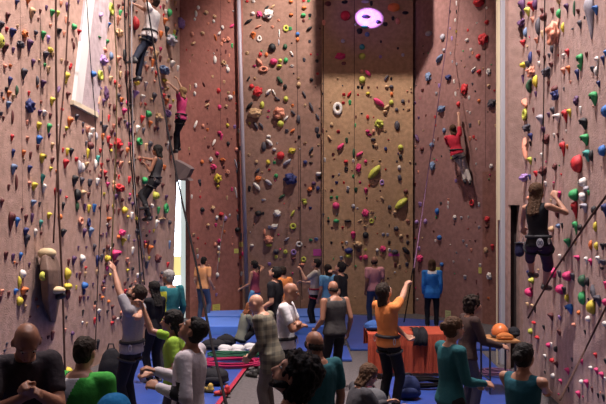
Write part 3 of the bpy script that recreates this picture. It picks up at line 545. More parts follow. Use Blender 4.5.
# ------------------------------------------------------------------ mats on the floor
BLUE = mat('mat_blue_vinyl', (.028, .065, .29), .38, .5, bump=.12, bscale=12, var=.12, vscale=2)
BLUE2 = mat('mat_light_blue_vinyl', (.09, .21, .68), .34, .5, bump=.12, bscale=9, var=.10, vscale=2)
REDB = mat('mat_red_binding', (.32, .02, .05), .5)
def floor_mat(quad, h, m, label, edge=None):
    t = thing('floor_mat', label, 'gym mat', (quad[0][0], quad[0][1], 0), 'blue gym mats')
    o = V(quad[0][0], quad[0][1], 0)
    bm = bmesh.new()
    a = [bm.verts.new(V(x, y, .003)) for x, y in quad]; b = [bm.verts.new(V(x, y, h)) for x, y in quad]
    bm.faces.new(a[::-1]); bm.faces.new(b)
    for i in range(4): bm.faces.new((a[i], a[(i+1) % 4], b[(i+1) % 4], b[i]))
    bevel(bm, .012); obj('mat_body', bm, m, t, off=o)
    if edge:
        bm = bmesh.new(); p, q = V(*quad[edge[0]], h+.003), V(*quad[edge[1]], h+.003); d = (q-p).normalized(); s = V(-d.y, d.x, 0)*.035
        bm.faces.new([bm.verts.new(x) for x in (p-s, p+s, q+s, q-s)]); tag(obj('edge_binding', bm, REDB, t, off=o), 'red edge binding')
    return t
rl = lambda Y: -1.81+.0705*Y              # the red line
floor_mat([(LX(3)+.25, 3), (rl(3), 3), (rl(12.2), 12.2), (LX(12.2)+.3, 12.2)], .04, BLUE, 'long blue floor mat with red edge along the left wall', (1, 2))
floor_mat([(LX(12.3)+.3, 12.3), (.9, 12.3), (.9, 15.2), (LX(15.2)+.3, 15.2)], .05, BLUE, 'blue floor mat between the left mat and the light blue ones')
floor_mat([(-2.75, 15.3), (.6, 15.3), (.6, 16.9), (-2.75, 16.9)], .22, BLUE2, 'light blue crash mat, nearer of the two before the pipe')
floor_mat([(-2.5, 17.0), (.7, 17.0), (.7, 18.8), (-2.5, 18.1)], .24, BLUE2, 'light blue crash mat lying against the back wall by the pipe')
floor_mat([(.95, 13.4), (4.0, 13.4), (3.9, 17.4), (.95, 19.0)], .05, BLUE, 'blue floor mat under the right back wall behind the orange table')
floor_mat([(1.15, 6.0), (2.95, 6.0), (3.5, 13.2), (1.35, 13.2)], .04, BLUE, 'blue floor mat in front of the orange table')
# ------------------------------------------------------------------ people
SKIN = {'light': (.48, .25, .17), 'mid': (.38, .19, .125), 'tan': (.29, .135, .085)}
HAIR = {'black': (.012, .010, .010), 'dark': (.025, .016, .012), 'brown': (.075, .038, .020), 'grey': (.30, .29, .29), 'blond': (.30, .19, .09), 'red': (.20, .07, .03)}
def skin_mat(k): return mat('skin_'+k, SKIN[k], .5, .4, bump=.06, bscale=70)
def hair_mat(k): return mat('hair_'+k, HAIR[k], .7, .2, bump=.9, bscale=45)
def cloth(name, col): return mat('cloth_'+name, col, .85, .25, bump=.35, bscale=28, var=.10, vscale=6)
EYEW = mat('eye_white', (.7, .68, .66), .3); EYED = mat('eye_iris', (.02, .012, .01), .2); LIP = mat('lips', (.30, .10, .09), .5); BROW = mat('brow', (.03, .02, .016), .8)
def ik(S, T, l1, l2, hint):
    d = T-S; L = d.length
    if L > (l1+l2)*.995: T = S+d*((l1+l2)*.995/L); d = T-S; L = d.length
    if L < abs(l1-l2)+.02: L = abs(l1-l2)+.02
    e = d.normalized(); a = (l1*l1-l2*l2+L*L)/(2*L); h = math.sqrt(max(0, l1*l1-a*a))
    p = hint-e*hint.dot(e)
    if p.length < 1e-4: p = frame(e)[0]
    return S+e*a+p.normalized()*h, T
def hand(bm, wrist, d, pn, side, s, curl, th=1.0):
    "palm, four unequal bent fingers and a thumb; d along the hand, pn out of the palm, side towards the thumb"
    d = d.normalized(); pn = (pn-d*pn.dot(d)).normalized(); sd = d.cross(pn).normalized()
    if sd.dot(side) < 0: sd = -sd
    for k, (o, L, r) in enumerate(((.030, .072, .0095), (.010, .082, .010), (-.011, .075, .0095), (-.031, .058, .0085))):
        kn = wrist+d*(.088-.006*abs(k-1))*s+sd*o*s
        cap(bm, wrist+d*.012*s+sd*o*.6*s, kn, .015*s, .0125*s, 8)
        a = curl*.6; d1 = d*math.cos(a)+pn*math.sin(a); a2 = curl*1.45; d2 = d*math.cos(a2)+pn*math.sin(a2)
        m = kn+d1*L*.5*s; cap(bm, kn, m, r*s*1.05*th, r*s*th, 8); cap(bm, m, m+d2*L*.5*s, r*s*th, r*.8*s*th, 8)
    t0 = wrist+d*.028*s+sd*.026*s; dt = (d*.72+sd*.62+pn*.35*min(1, curl+.3)).normalized()
    t1 = t0+dt*.042*s; t2 = t1+(d*.8+sd*.15+pn*.5*min(1, curl)).normalized()*.034*s
    cap(bm, t0, t1, .0145*s, .0115*s, 8); cap(bm, t1, t2, .011*s*th, .009*s*th, 8)
def person(label, at_, h=1.74, yaw=0, lean=0, side=0, look=0, turn=0, tilt=0, hl=None, hr=None, el=None, er=None, fl=None, fr=None, kl=None, kr=None,
           pel=None, hip=None, shirt=None, sleeve='short', pants=None, plen='long', hair='dark', cut='short', skin='mid', shoes=(.03, .03, .035),
           harness=None, beard=None, cap_=None, female=False, curl=(.7, .7), vox=None, glasses=False, bald=False, bag=None, twist=0, floor_z=0, group=None, wide=1.0, stripe=None, long_shirt=0, toe=None):
    """at_: floor point (x, y). yaw: 0 faces away from the camera, 90 faces picture left, 180 the camera, -90 picture right.
    hands/feet: ('P', px, py, depth) in the place, or local (right, forward, up) from the shoulder / floor point."""
    s = h/1.75; a = math.radians(yaw); Fd = V(-math.sin(a), math.cos(a), 0); Rd = V(math.cos(a), math.sin(a), 0); Z = V(0, 0, 1)
    base = V(at_[0], at_[1], floor_z)
    if pel is not None: P0 = Vector(pel)
    else: P0 = base+Z*(hip if hip is not None else .94*s)
    ln, sdn = math.radians(lean), math.radians(side)
    U = (Z*math.cos(ln)+Fd*math.sin(ln)); U = (U*math.cos(sdn)+Rd*math.sin(sdn)).normalized()
    tw = math.radians(twist); R2 = Rd*math.cos(tw)+Fd*math.sin(tw); R2 = (R2-U*R2.dot(U)).normalized(); F2 = U.cross(R2).normalized()
    vox = vox or (.0105 if P0.y < 8.5 else .013 if P0.y < 12.5 else .016)
    W = (.92 if female else 1.0)*wide
    shw = .185*s*W
    chest = P0+U*.36*s; neck0 = P0+U*.535*s; SHL = P0+U*.485*s-R2*shw; SHR = P0+U*.485*s+R2*shw
    # head frame
    lk, tn, tl = math.radians(look), math.radians(turn), math.radians(tilt)
    Fh0 = Fd*math.cos(tn)-Rd*math.sin(tn); Rh = Rd*math.cos(tn)+Fd*math.sin(tn)
    Uh = Z*math.cos(lk)-Fh0*math.sin(lk); Fh = Fh0*math.cos(lk)+Z*math.sin(lk)
    Uh, Rh = Uh*math.cos(tl)+Rh*math.sin(tl), Rh*math.cos(tl)-Uh*math.sin(tl)
    nt = neck0+U*.06*s+(F2*.02+Fh*.012)*s; hc = nt+Uh*.088*s+Fh*.022*s
    def world(t, o):
        if t is None: return None
        if t[0] == 'P': return at(*t[1:])
        if t[0] == 'W': return V(*t[1:])
        return o+(Rd*t[0]+Fd*t[1]+Z*t[2])*s
    HPL, HPR = P0-Rd*.092*s-U*.02*s, P0+Rd*.092*s-U*.02*s
    Lh = world(hl or (-.07, .06, -.535), SHL); Rhd = world(hr or (.07, .06, -.535), SHR)
    eh = lambda e: None if e is None else (Rd*e[0]+Fd*e[1]+Z*e[2])
    ELB_L, WL_ = ik(SHL, Lh, .295*s, .262*s, eh(el) or (-Fd*.9-Rd*.12-Z*.5)); ELB_R, WR_ = ik(SHR, Rhd, .295*s, .262*s, eh(er) or (-Fd*.9+Rd*.12-Z*.5))
    FLt = world(fl or (-.11, 0, .085/s*s), base); FRt = world(fr or (.11, .03, .085), base)
    KL, AL = ik(HPL, FLt, .435*s, .425*s, eh(kl) or (Fd-Rd*.15)); KR, AR = ik(HPR, FRt, .435*s, .425*s, eh(kr) or (Fd+Rd*.15))
    def ring(c, R, Fw, rx, ry, n=16): return [c+(R*(rx*math.cos(2*PI*i/n))+Fw*(ry*math.sin(2*PI*i/n)*(1 if math.sin(2*PI*i/n) > 0 else .92))) for i in range(n)]
    def torso(bm, infl, z0, z1, flare=0):
        prof = [(-.10, .150, .105), (-.02, .165 if not female else .172, .118), (.08, .152 if not female else .148, .108), (.18, .140 if not female else .122, .100), (.30, .158 if not female else .140, .112 if not female else .118),
                (.40, .172 if not female else .152, .112 if not female else .122), (.47, .168, .095), (.515, .115, .075), (.55, .062, .06)]
        out = []
        for i in range(23):
            z = z0+(z1-z0)*i/22
            for p, q in zip(prof, prof[1:]):
                if p[0] <= z <= q[0]+1e-6: break
            k = min(1, max(0, (z-p[0])/(q[0]-p[0]))); rx, ry = p[1]+(q[1]-p[1])*k, p[2]+(q[2]-p[2])*k
            kk = min(1, max(0, z/.45)); Rm = (Rd*(1-kk)+R2*kk).normalized(); Fm = U.cross(Rm).normalized()
            Rm = Fm.cross(U).normalized()
            fl_ = flare*max(0, (.12-z)/.2)
            out.append(ring(P0+U*z*s, Rm, Fm, (rx*W+infl+fl_)*s, (ry*(1 if not female else .95)*wide+infl+fl_)*s))
        loft(bm, out)
    root_loc = V(P0.x, P0.y, base.z if pel is None else min(AL.z, AR.z)-.07)
    t = thing('person', label, 'person', root_loc, group)
    def put(name, me, mats): return link(name, me, mats, t)
    def fin(bm, v, smooth=3, wr=0, ws=9):
        bmesh.ops.translate(bm, vec=-root_loc, verts=bm.verts); return fuse(bm, v, smooth, wr, ws, seed=P0.x*3)
    # ---- body: one continuous skin
    bm = bmesh.new(); torso(bm, 0, -.10, .55)
    for S_, E, Wr in ((SHL, ELB_L, WL_), (SHR, ELB_R, WR_)):
        k = .88 if female else 1
        cap(bm, S_, E, .056*s*k, .042*s*k, 12); cap(bm, E, E.lerp(Wr, .35), .042*s*k, .043*s*k, 12); cap(bm, E.lerp(Wr, .3), Wr, .043*s*k, .027*s*k, 12)
        cap(bm, S_, neck0-U*.06*s, .05*s, .05*s, 10)
    for Hp, K, A in ((HPL, KL, AL), (HPR, KR, AR)):
        cap(bm, Hp, K, .085*s, .056*s, 12); cap(bm, K, K.lerp(A, .35), .054*s, .057*s, 12); cap(bm, K.lerp(A, .3), A, .057*s, .037*s, 12)
    cap(bm, neck0-U*.05*s, hc-Uh*.03*s-Fh*.02*s, .058*s*(.88 if female else 1), .052*s, 12)
    ell(bm, hc+Uh*.022*s-Fh*.008*s, Rh, Uh, Fh, .075*s, .097*s, .098*s)            # cranium
    ell(bm, hc-Uh*.045*s+Fh*.022*s, Rh, Uh, Fh, .060*s, .070*s, .072*s)            # face and jaw
    cap(bm, hc-Uh*.092*s+Fh*.062*s, hc-Uh*.085*s+Fh*.050*s, .023*s, .03*s, 8)      # chin
    cap(bm, hc+Uh*.005*s+Fh*.086*s, hc-Uh*.038*s+Fh*.106*s, .010*s, .016*s, 8)     # nose
    cap(bm, hc+Uh*.028*s+Fh*.080*s-Rh*.03*s, hc+Uh*.028*s+Fh*.080*s+Rh*.03*s, .014*s, .014*s, 8)   # brow ridge
    for sg in (-1, 1): ell(bm, hc-Uh*.012*s-Fh*.008*s+Rh*sg*.078*s, Rh, Uh, Fh, .012*s, .022*s, .034*s, 8)
    hands = []
    for S_, E, Wr, sg, cu in ((SHL, ELB_L, WL_, -1, curl[0]), (SHR, ELB_R, WR_, 1, curl[1])):
        d = (Wr-E).normalized(); pn = (-Rd*sg*.8+Fd*.35-d*.0)
        if d.z > .3: pn = Fd*.9-Rd*sg*.3
        elif abs(d.z) < .5: pn = -Z*.7-Rd*sg*.6
        hand(bm, Wr, d, pn, Fd if abs(d.z) > .4 else Z, s*1.06, cu, th=max(1, vox/.0105))
    for A, fw in ((AL, Fd), (AR, Fd)):
        tt = (fw*.92+Z*(-.25 if toe is None else toe)).normalized(); cap(bm, A-Z*.045*s-fw*.03*s, A-Z*.05*s+tt*.12*s, .034*s, .028*s, 8)
    me = fin(bm, vox, 2)
    body = put('body', me, skin_mat(skin))
    bm = bmesh.new()
    c0 = hc-root_loc
    for sg in (-1, 1):
        e = c0+Rh*sg*.031*s+Uh*.004*s+Fh*.079*s
        ell(bm, e, Rh, Uh, Fh, .0115*s, .009*s, .0065*s, 10, 0); ell(bm, e+Fh*.0075*s, Rh, Uh, Fh, .0060*s, .005*s, .0060*s, 8, 1)
        cap(bm, e+Uh*.019*s+Fh*.006*s-Rh*.014*s, e+Uh*.020*s+Fh*.006*s+Rh*.014*s, .0035*s, .0035*s, 6, 2)
    ell(bm, c0-Uh*.062*s+Fh*.089*s, Rh, Uh, Fh, .022*s, .007*s, .007*s, 10, 3)
    n0 = len(me.materials)
    b2 = bmesh.new(); b2.from_mesh(me); tmp = bpy.data.meshes.new('t'); bmesh.ops.recalc_face_normals(bm, faces=bm.faces); bm.to_mesh(tmp); bm.free()
    nf = len(b2.faces); b2.from_mesh(tmp); b2.faces.ensure_lookup_table()
    for f in b2.faces[nf:]: f.material_index += 1; f.smooth = True
    for f in b2.faces[:nf]: f.material_index = 0
    b2.to_mesh(me); b2.free(); SPENT.append(tmp)
    for m in (EYEW, EYED, BROW, LIP): me.materials.append(m)
    # ---- hair
    if cut != 'none':
        bm = bmesh.new(); hm = hair_mat(hair)
        if bald:                                                  # a fringe round the sides and back
            for k in range(11):
                q = math.radians(-120+24*k); dr = Rh*math.sin(q)*-.066-Fh*math.cos(q)*.082
                ell(bm, hc+dr*s-Uh*(.008+.022*math.cos(q))*s, Rh, Uh, Fh, .022*s, .020*s, .040*s, 8)
            put('hair', fin(bm, .008, 2, .003, 60), hm)
        else:
            thick0 = {'crop': .006, 'short': .012, 'bun': .012, 'pony': .013, 'long': .018, 'bob': .02, 'curly': .03, 'afro': .036}[cut]*s; thick = min(thick0, .016*s) if cut in ('curly', 'afro') else thick0
            ell(bm, hc+Uh*.036*s-Fh*.020*s, Rh, Uh, Fh, .076*s+thick, .092*s+thick, .088*s+thick*.9)
            ell(bm, hc-Uh*.010*s-Fh*.045*s, Rh, Uh, Fh, .070*s+thick, .060*s+thick, .080*s+thick*.5)
            cap(bm, hc+Uh*.080*s+Fh*.055*s-Rh*.03*s, hc+Uh*.078*s+Fh*.055*s+Rh*.03*s, .018*s+thick*.5, .018*s+thick*.5)
            if cut in ('long', 'bob'):
                dn = (-U*.8-Fh*.35).normalized(); L = .30 if cut == 'long' else .14
                for sg in (-1, -.5, 0, .5, 1): cap(bm, hc-Fh*(.075-.05*abs(sg))*s+Rh*sg*.068*s, hc-Fh*(.085-.06*abs(sg))*s+Rh*sg*.07*s+dn*L*s, .034*s, .022*s)
            if cut == 'bun': ell(bm, hc-Fh*.125*s+Uh*.035*s, Rh, Uh, Fh, .048*s, .042*s, .048*s)
            if cut == 'pony':
                q = hc-Fh*.115*s+Uh*.02*s; tube(bm, [q, q-Fh*.05*s-Z*.05*s, q-Fh*.055*s-Z*.16*s, q-Fh*.04*s-Z*.25*s], lambda x: (.030-.018*x)*s, 8)
            if cut in ('curly', 'afro'):
                k = thick0
                ell(bm, hc+Uh*.045*s-Fh*.034*s, Rh, Uh, Fh, .074*s+k, .080*s+k, .074*s+k); ell(bm, hc-Uh*.03*s-Fh*.062*s, Rh, Uh, Fh, .066*s+k, .050*s+k, .070*s+k)
                ell(bm, hc+Uh*.085*s+Fh*.02*s, Rh, Uh, Fh, .06*s+k*.6, .05*s+k*.6, .03*s+k*.6)
            put('hair', fin(bm, .008, 2, *((.005, 45) if cut not in ('curly', 'afro') else (.022, 42))), hm)
    if beard:
        bm = bmesh.new()
        for k in range(13):
            q = math.radians(-108+18*k); ell(bm, hc-Uh*(.058+.036*max(-.6, math.cos(q)))*s+(Rh*math.sin(q)*.056+Fh*(.020+math.cos(q)*.056))*s, Rh, Uh, Fh, .017*s, .017*s, .026*s, 8)
        put('beard', fin(bm, .008, 2, .004, 60), hair_mat(beard))
    if cap_:
        bm = bmesh.new(); kind, cm = cap_
        ell(bm, hc+Uh*.052*s-Fh*.010*s, Rh, Uh, Fh, .092*s, .112*s, .085*s)
        if kind == 'peak': cap(bm, hc+Uh*.05*s+Fh*.08*s-Rh*.03*s, hc+Uh*.04*s+Fh*.15*s, .02*s, .03*s); 
        if kind == 'beanie': tube(bm, [hc+Uh*.02*s+(Rh*math.cos(q)*.094+Fh*(math.sin(q)*.110-.01))*s for q in [2*PI*i/20 for i in range(20)]], .02*s, 8, closed=True)
        put('cap', fin(bm, .009, 2, .002, 30), cm)
    if glasses:
        bm = bmesh.new()
        for sg in (-1, 1): tube(bm, [c0+Rh*(sg*.031+.019*math.cos(q))*s+Uh*(.004+.015*math.sin(q))*s+Fh*.098*s for q in [2*PI*i/12 for i in range(12)]], .002*s, 6, closed=True)
        obj('glasses', bm, EYED, t)
    # ---- clothes
    if shirt:
        bm = bmesh.new(); z0 = -.05-long_shirt
        torso(bm, .017, max(-.10, z0), .512 if sleeve != 'none' else .49, .02)
        if long_shirt > .05: loft(bm, [ring(P0-Z*q*s, Rd, Fd, .19*s*W, .14*s) for q in (-.05, .05, .12, long_shirt+.05)])
        for S_, E, Wr in ((SHL, ELB_L, WL_), (SHR, ELB_R, WR_)):
            k = .9 if female else 1
            if sleeve != 'none':
                cap(bm, S_, neck0-U*.05*s, .066*s, .058*s, 10)
                cap(bm, S_, S_.lerp(E, .62 if sleeve == 'short' else 1), .070*s*k, (.062 if sleeve == 'short' else .056)*s*k, 12)
            else: cap(bm, S_.lerp(neck0, .30)-U*.02*s, neck0-U*.05*s, .060*s, .058*s, 10)
            if sleeve == 'long': cap(bm, E, E.lerp(Wr, .4), .056*s*k, .055*s*k, 12); cap(bm, E.lerp(Wr, .4), E.lerp(Wr, .94), .055*s*k, .040*s*k, 12)
        me = fin(bm, max(.011, vox), 3, .007, 11)
        if stripe:
            me.materials.append(shirt); 
            for m in stripe[1:]: me.materials.append(m)
            for p in me.polygons:
                q = p.center+root_loc
                mi = stripe[0](( (q-P0).dot(Rd)/s, (q-P0).dot(Fd)/s, (q-P0).dot(U)/s))
                p.material_index = mi
            link('shirt', me, [], t)
        else: put('shirt', me, shirt)
    if pants:
        bm = bmesh.new(); torso(bm, .012, -.10, .10)
        for Hp, K, A in ((HPL, KL, AL), (HPR, KR, AR)):
            cap(bm, Hp, K, .098*s, .072*s, 12)
            if plen == 'long': cap(bm, K, A+(K-A).normalized()*.05*s, .072*s, .060*s, 12)
            elif plen == 'knee': cap(bm, K, K.lerp(A, .15), .074*s, .07*s, 12)
        put('trousers', fin(bm, max(.012, vox), 3, .008, 10), pants)
    for A in (AL, AR):
        bm = bmesh.new(); fw = Fd; tt = (fw*.95+Z*(-.12 if toe is None else toe)).normalized()
        cap(bm, A-Z*.038*s-fw*.035*s, A-Z*.042*s+tt*.125*s, .043*s, .038*s, 10); cap(bm, A+Z*.01*s, A-Z*.04*s, .045*s, .045*s, 10)
        me = fin(bm, .012, 2)
        if pel is None and floor_z == 0:
            for v in me.vertices: v.co.z = max(v.co.z, -root_loc.z+.004+(.0 if AL.z < .2 else 0)) if A.z < .2 else v.co.z
        put('shoe', me, mat('shoe_%d_%d_%d' % tuple(int(c*99) for c in shoes), shoes, .5))
    if harness:
        bm = bmesh.new(); o = -root_loc
        tube(bm, [p+o for p in ring(P0+U*.085*s, Rd, Fd, .178*s*W, .136*s)], .022*s, 8, closed=True)
        for Hp, K in ((HPL, KL), (HPR, KR)):
            e = (K-Hp).normalized(); r_, u_ = frame(e); c = Hp+e*.11*s
            tube(bm, [c+o+(r_*math.cos(q)+u_*math.sin(q))*.104*s for q in [2*PI*i/16 for i in range(16)]], .016*s, 8, closed=True)
            f0 = P0+U*.08*s+Fd*.13*s; cap(bm, f0+o, c+Fd*.09*s+o, .012*s, .012*s, 8)
        hz = obj('harness', bm, harness, t, smooth=True)
        AL_ = mat('alloy', (.55, .55, .58), .3, .5, metal=.9)
        for q2, ax, w_, h_ in ((P0+U*.05*s+Fd*.165*s, Rd, .022, .045), (P0+U*.03*s-Fd*.06*s+Rd*.195*s, Fd, .018, .04), (P0+U*.03*s-Fd*.06*s-Rd*.195*s, Fd, .018, .04)):
            bm = bmesh.new(); q2 = q2-root_loc; tube(bm, [q2+(ax*math.cos(z)*w_+Z*math.sin(z)*h_)*s for z in [2*PI*i/14 for i in range(14)]], .0055, 6, closed=True)
            obj('carabiner', bm, AL_, hz)
    return dict(root=t, L=WL_, R=WR_, P=P0, hc=hc, U=U, F=Fd, Rr=Rd, base=base, s=s)
def head_at(px, py, fd, h, look=0, yaw=0, lean=0):
    "floor spot that puts the head of a standing person of height h over this column at this nearness"
    Y = F/fd; return ((px-CX)/fd, Y)
# ---- garments
black = cloth('black', (.012, .012, .016)); navyj = cloth('navy_denim', (.007, .010, .024)); denim = cloth('denim', (.055, .085, .17)); white_c = cloth('white', (.62, .60, .62))
grey_c = cloth('grey_marl', (.27, .26, .29)); dgrey = cloth('dark_grey', (.045, .043, .05)); beige = cloth('beige', (.52, .46, .43)); cream = cloth('cream', (.50, .45, .40))
pink_c = cloth('pink', (.60, .06, .20)); red_c = cloth('red', (.58, .03, .06)); orange_c = cloth('orange', (.72, .24, .07)); porange = cloth('pale_orange', (.80, .38, .17)); teal_c = cloth('teal', (.02, .14, .17))
lime_c = cloth('lime_green', (.28, .46, .05)); green_c = cloth('bright_green', (.06, .40, .06)); blue_c = cloth('bright_blue', (.03, .19, .55)); lblue = cloth('light_blue', (.14, .36, .58)); maroon_c = cloth('maroon', (.22, .04, .07))
salmon_c = cloth('faded_pink', (.55, .25, .27)); khaki = cloth('khaki', (.10, .088, .055)); brown_c = cloth('brown', (.06, .035, .03)); purple_c = cloth('dark_purple', (.035, .018, .05)); yellow_c = cloth('yellow_green', (.48, .50, .05))
HB = mat('harness_black', (.02, .02, .025), .7, bump=.3); HR = mat('harness_red', (.35, .02, .04), .7, bump=.3)
def plaid():
    m = bpy.data.materials.new('plaid_khaki'); m.use_nodes = True; nt = m.node_tree; L = nt.links; N = nt.nodes; b = N['Principled BSDF']; b.inputs['Roughness'].default_value = .9
    tc = N.new('ShaderNodeTexCoord'); sp = N.new('ShaderNodeSeparateXYZ'); L.new(tc.outputs['Object'], sp.inputs[0]); prev = None
    for ax in 'XZ':
        mu = N.new('ShaderNodeMath'); mu.operation = 'MULTIPLY'; mu.inputs[1].default_value = 62; L.new(sp.outputs[ax], mu.inputs[0])
        si = N.new('ShaderNodeMath'); si.operation = 'SINE'; L.new(mu.outputs[0], si.inputs[0])
        g = N.new('ShaderNodeMath'); g.operation = 'GREATER_THAN'; g.inputs[1].default_value = .25; L.new(si.outputs[0], g.inputs[0])
        if prev: ad = N.new('ShaderNodeMath'); ad.operation = 'ADD'; L.new(prev.outputs[0], ad.inputs[0]); L.new(g.outputs[0], ad.inputs[1]); prev = ad
        else: prev = g
    dv = N.new('ShaderNodeMath'); dv.operation = 'MULTIPLY'; dv.inputs[1].default_value = .5; L.new(prev.outputs[0], dv.inputs[0])
    r = N.new('ShaderNodeValToRGB'); r.color_ramp.elements[0].color = (.15, .13, .09, 1); r.color_ramp.elements[1].color = (.05, .045, .035, 1); L.new(dv.outputs[0], r.inputs[0]); L.new(r.outputs[0], b.inputs['Base Color'])
    return m
plaid_m = plaid()
def fdpos(px, fd): return ((px-CX)/fd, F/fd)

# ---- climbers on the walls (hands and feet at the wall)
def cl(wk, px, py, off): return WL[wk].hit(px, py, off)
def Wt(v): return ('W', v.x, v.y, v.z)
person('climber in white tee and navy trousers reaching up the left wall, topmost of the climbers', (0, 0), 1.80, wide=1.15, yaw=80, lean=-9, side=2, look=25, pel=cl('L', 149.5, 36, .40),
       hl=Wt(cl('L', 141, -4, .17)), hr=Wt(cl('L', 136, 5, .17)), fl=Wt(cl('L', 138, 78, .21)), fr=Wt(cl('L', 129, 66, .21)), kl=(-.5, 1, .3), kr=(.3, 1, .5),
       shirt=white_c, pants=navyj, harness=HB, hair='dark', cut='short', curl=(1.3, 1.3))
person('fair-haired climber in pink top and black leggings above the grey wedge', (0, 0), 1.66, yaw=70, lean=-3, look=30, pel=cl('L', 181, 118, .34), female=True,
       hl=Wt(cl('L', 170, 84, .17)), hr=Wt(cl('L', 175, 72, .17)), fl=Wt(cl('L', 178.5, 151, .18)), fr=Wt(cl('L', 176, 150, .18)), shirt=pink_c, pants=black, hair='blond', cut='bob', harness=HB, curl=(1.2, 1.2), skin='light')
person('dark-haired climber in dark vest with bare arms low on the left wall', (0, 0), 1.68, yaw=82, lean=-8, look=10, pel=cl('L', 155, 181, .36), female=True,
       hl=Wt(cl('L', 146, 165, .18)), hr=Wt(cl('L', 142, 158, .17)), el=(-.5, -.3, -1), fl=Wt(cl('L', 149, 217, .25)), fr=Wt(cl('L', 146, 206, .25)), shirt=dgrey, sleeve='none', pants=black, hair='black', cut='bob', harness=HB, curl=(1.2, 1.2), skin='tan')
person('climber in red tee and pale trousers stretching one arm up the right back panel', (0, 0), 1.68, yaw=-18, lean=4, side=-13, look=30, turn=25, pel=cl('BR', 457, 153, .36),
       hr=Wt(cl('BR', 458, 108, .17)), hl=Wt(cl('BR', 450, 140, .18)), fl=Wt(cl('BR', 465, 181, .2)), fr=Wt(cl('BR', 470, 182, .2)), kl=(.6, 1, 0), shirt=red_c, pants=beige, hair='brown', cut='bob', harness=HB, curl=(1.2, .8), skin='light')
C5 = person('climber with long brown hair, black vest and race number on the right wall', (0, 0), 1.70, yaw=-52, lean=-2, side=-2, look=18, pel=cl('R', 538.5, 243, .42), female=True,
       hr=Wt(cl('R', 556, 198, .17)), er=(.6, -.2, -.8), hl=Wt(cl('R', 521, 240, .45)), fl=Wt(cl('R', 531, 289, .22)), fr=Wt(cl('R', 545, 296, .16)), kl=(-.9, .6, 0), kr=(.5, 1, .1), shirt=black, sleeve='none', pants=purple_c,
       plen='knee', hair='brown', cut='long', harness=HB, curl=(.9, 1.2), skin='light')

# ---- far group by the back walls
person('man in pale orange tee and jeans standing before the reddish panel', fdpos(203, 38), 1.72, yaw=-22, look=-4, shirt=porange, pants=denim, hair='black', cut='crop', hr=(.04, .14, -.48), hl=(-.03, .1, -.5), shoes=(.4, .4, .42), skin='light')
person('woman with dark ponytail and maroon top reaching up, beside the pipe', fdpos(255, 40), 1.66, yaw=60, female=True, look=10, hl=(-.08, .26, -.40), hr=(.05, .12, .22), er=(.9, .1, .3), shirt=maroon_c, sleeve='none', pants=lblue, plen='short', hair='black', cut='pony', skin='mid')
person('person in orange top standing behind the black-haired man', fdpos(283.5, 46), 1.64, yaw=40, shirt=orange_c, pants=dgrey, hair='dark', cut='short')
person('black-haired man in black tee looking up to the left', fdpos(275, 56), 1.78, yaw=70, look=32, shirt=black, pants=dgrey, hair='black', cut='short', skin='light', hr=(.05, .2, -.42), hl=(-.03, .2, -.42))
person('belayer in cream tee and red harness holding a rope up at the back panel', fdpos(315, 42), 1.74, yaw=80, look=22, lean=-4, hl=(.02, .34, .05), hr=(-.05, .36, -.25), el=(-.3, 0, -1), shirt=cream, pants=black, harness=HR, hair='black', cut='short', skin='light', curl=(1.4, 1.4))
person('person in light blue tee between the cream and black shirts', fdpos(328.5, 43), 1.62, yaw=25, shirt=lblue, pants=denim, hair='dark', cut='bob')
person('man in black tee with hand raised to his face, before the tan panel', fdpos(342, 49), 1.78, yaw=60, look=28, lean=3, side=0, hr=(-.12, .22, .12), er=(.8, .3, -.1), hl=(-.03, .10, -.5), shirt=black, pants=khaki, hair='black', cut='short', skin='light')
person('man in faded pink tee and jeans facing the tan panel', fdpos(374.5, 40), 1.76, yaw=10, turn=-30, look=8, shirt=salmon_c, pants=denim, hair='black', cut='crop', bald=True, skin='tan', hl=(-.03, .05, -.53), hr=(.03, .12, -.5))
person('woman in bright blue jacket and black trousers facing the right back panel', fdpos(432, 41), 1.70, yaw=-8, female=True, shirt=blue_c, sleeve='long', pants=black, hair='brown', cut='bob', long_shirt=.10, wide=1.15, hl=(-.02, .05, -.53), hr=(.02, .05, -.53), stripe=(lambda q: 1 if q[2] > .455 and abs(q[0]) < .11 else 0, white_c))
# ---- middle group
person('grey-haired man in teal gilet over a yellow-green shirt by the left wall', fdpos(170, 60), 1.76, yaw=48, look=6, turn=18, shirt=teal_c, sleeve='long', pants=dgrey, hair='grey', cut='short', skin='mid', stripe=(lambda q: 1 if (q[0] < -.135 and q[2] < .46) else 0, yellow_c), wide=1.1, hl=(-.02, .2, -.4))
person('dark-haired woman in black between two belayers at the left wall', fdpos(155, 64), 1.62, yaw=55, female=True, look=10, shirt=black, sleeve='long', pants=black, hair='black', cut='long', hl=(0, .3, -.2), hr=(0, .3, -.25), skin='light')
P4 = person('bearded belayer in grey tee with left arm stretched up the wall', fdpos(132, 80), 1.76, yaw=80, look=46, lean=-4, hl=('P', 111.5, 263, 8.45), el=(-1, .1, -.6), hr=('P', 139, 316, 7.9), er=(.6, -.2, -1), shirt=grey_c, pants=black, harness=HB, hair='dark', cut='short', beard='dark', skin='light', curl=(.3, 1.3))
P6 = person('person in lime green tee holding a rope up, half hidden by the white shirt', fdpos(175, 100), 1.62, yaw=95, look=10, hr=('P', 143.5, 309, 6.9), er=(0, .6, -1), hl=('P', 150, 374, 6.4), shirt=lime_c, pants=dgrey, hair='black', cut='bob', cap_=None, skin='mid', curl=(1.3, 1.2), female=True)
P11 = person('bald man in open plaid shirt and khaki trousers looking down to the left', fdpos(272, 82), 1.67, yaw=72, look=-16, lean=14, shirt=plaid_m, sleeve='long', pants=cloth('taupe', (.12, .10, .095)), hair='grey', cut='none', skin='light', long_shirt=.16, wide=1.12, hl=(.06, .13, -.48), hr=(-.02, .16, -.46))
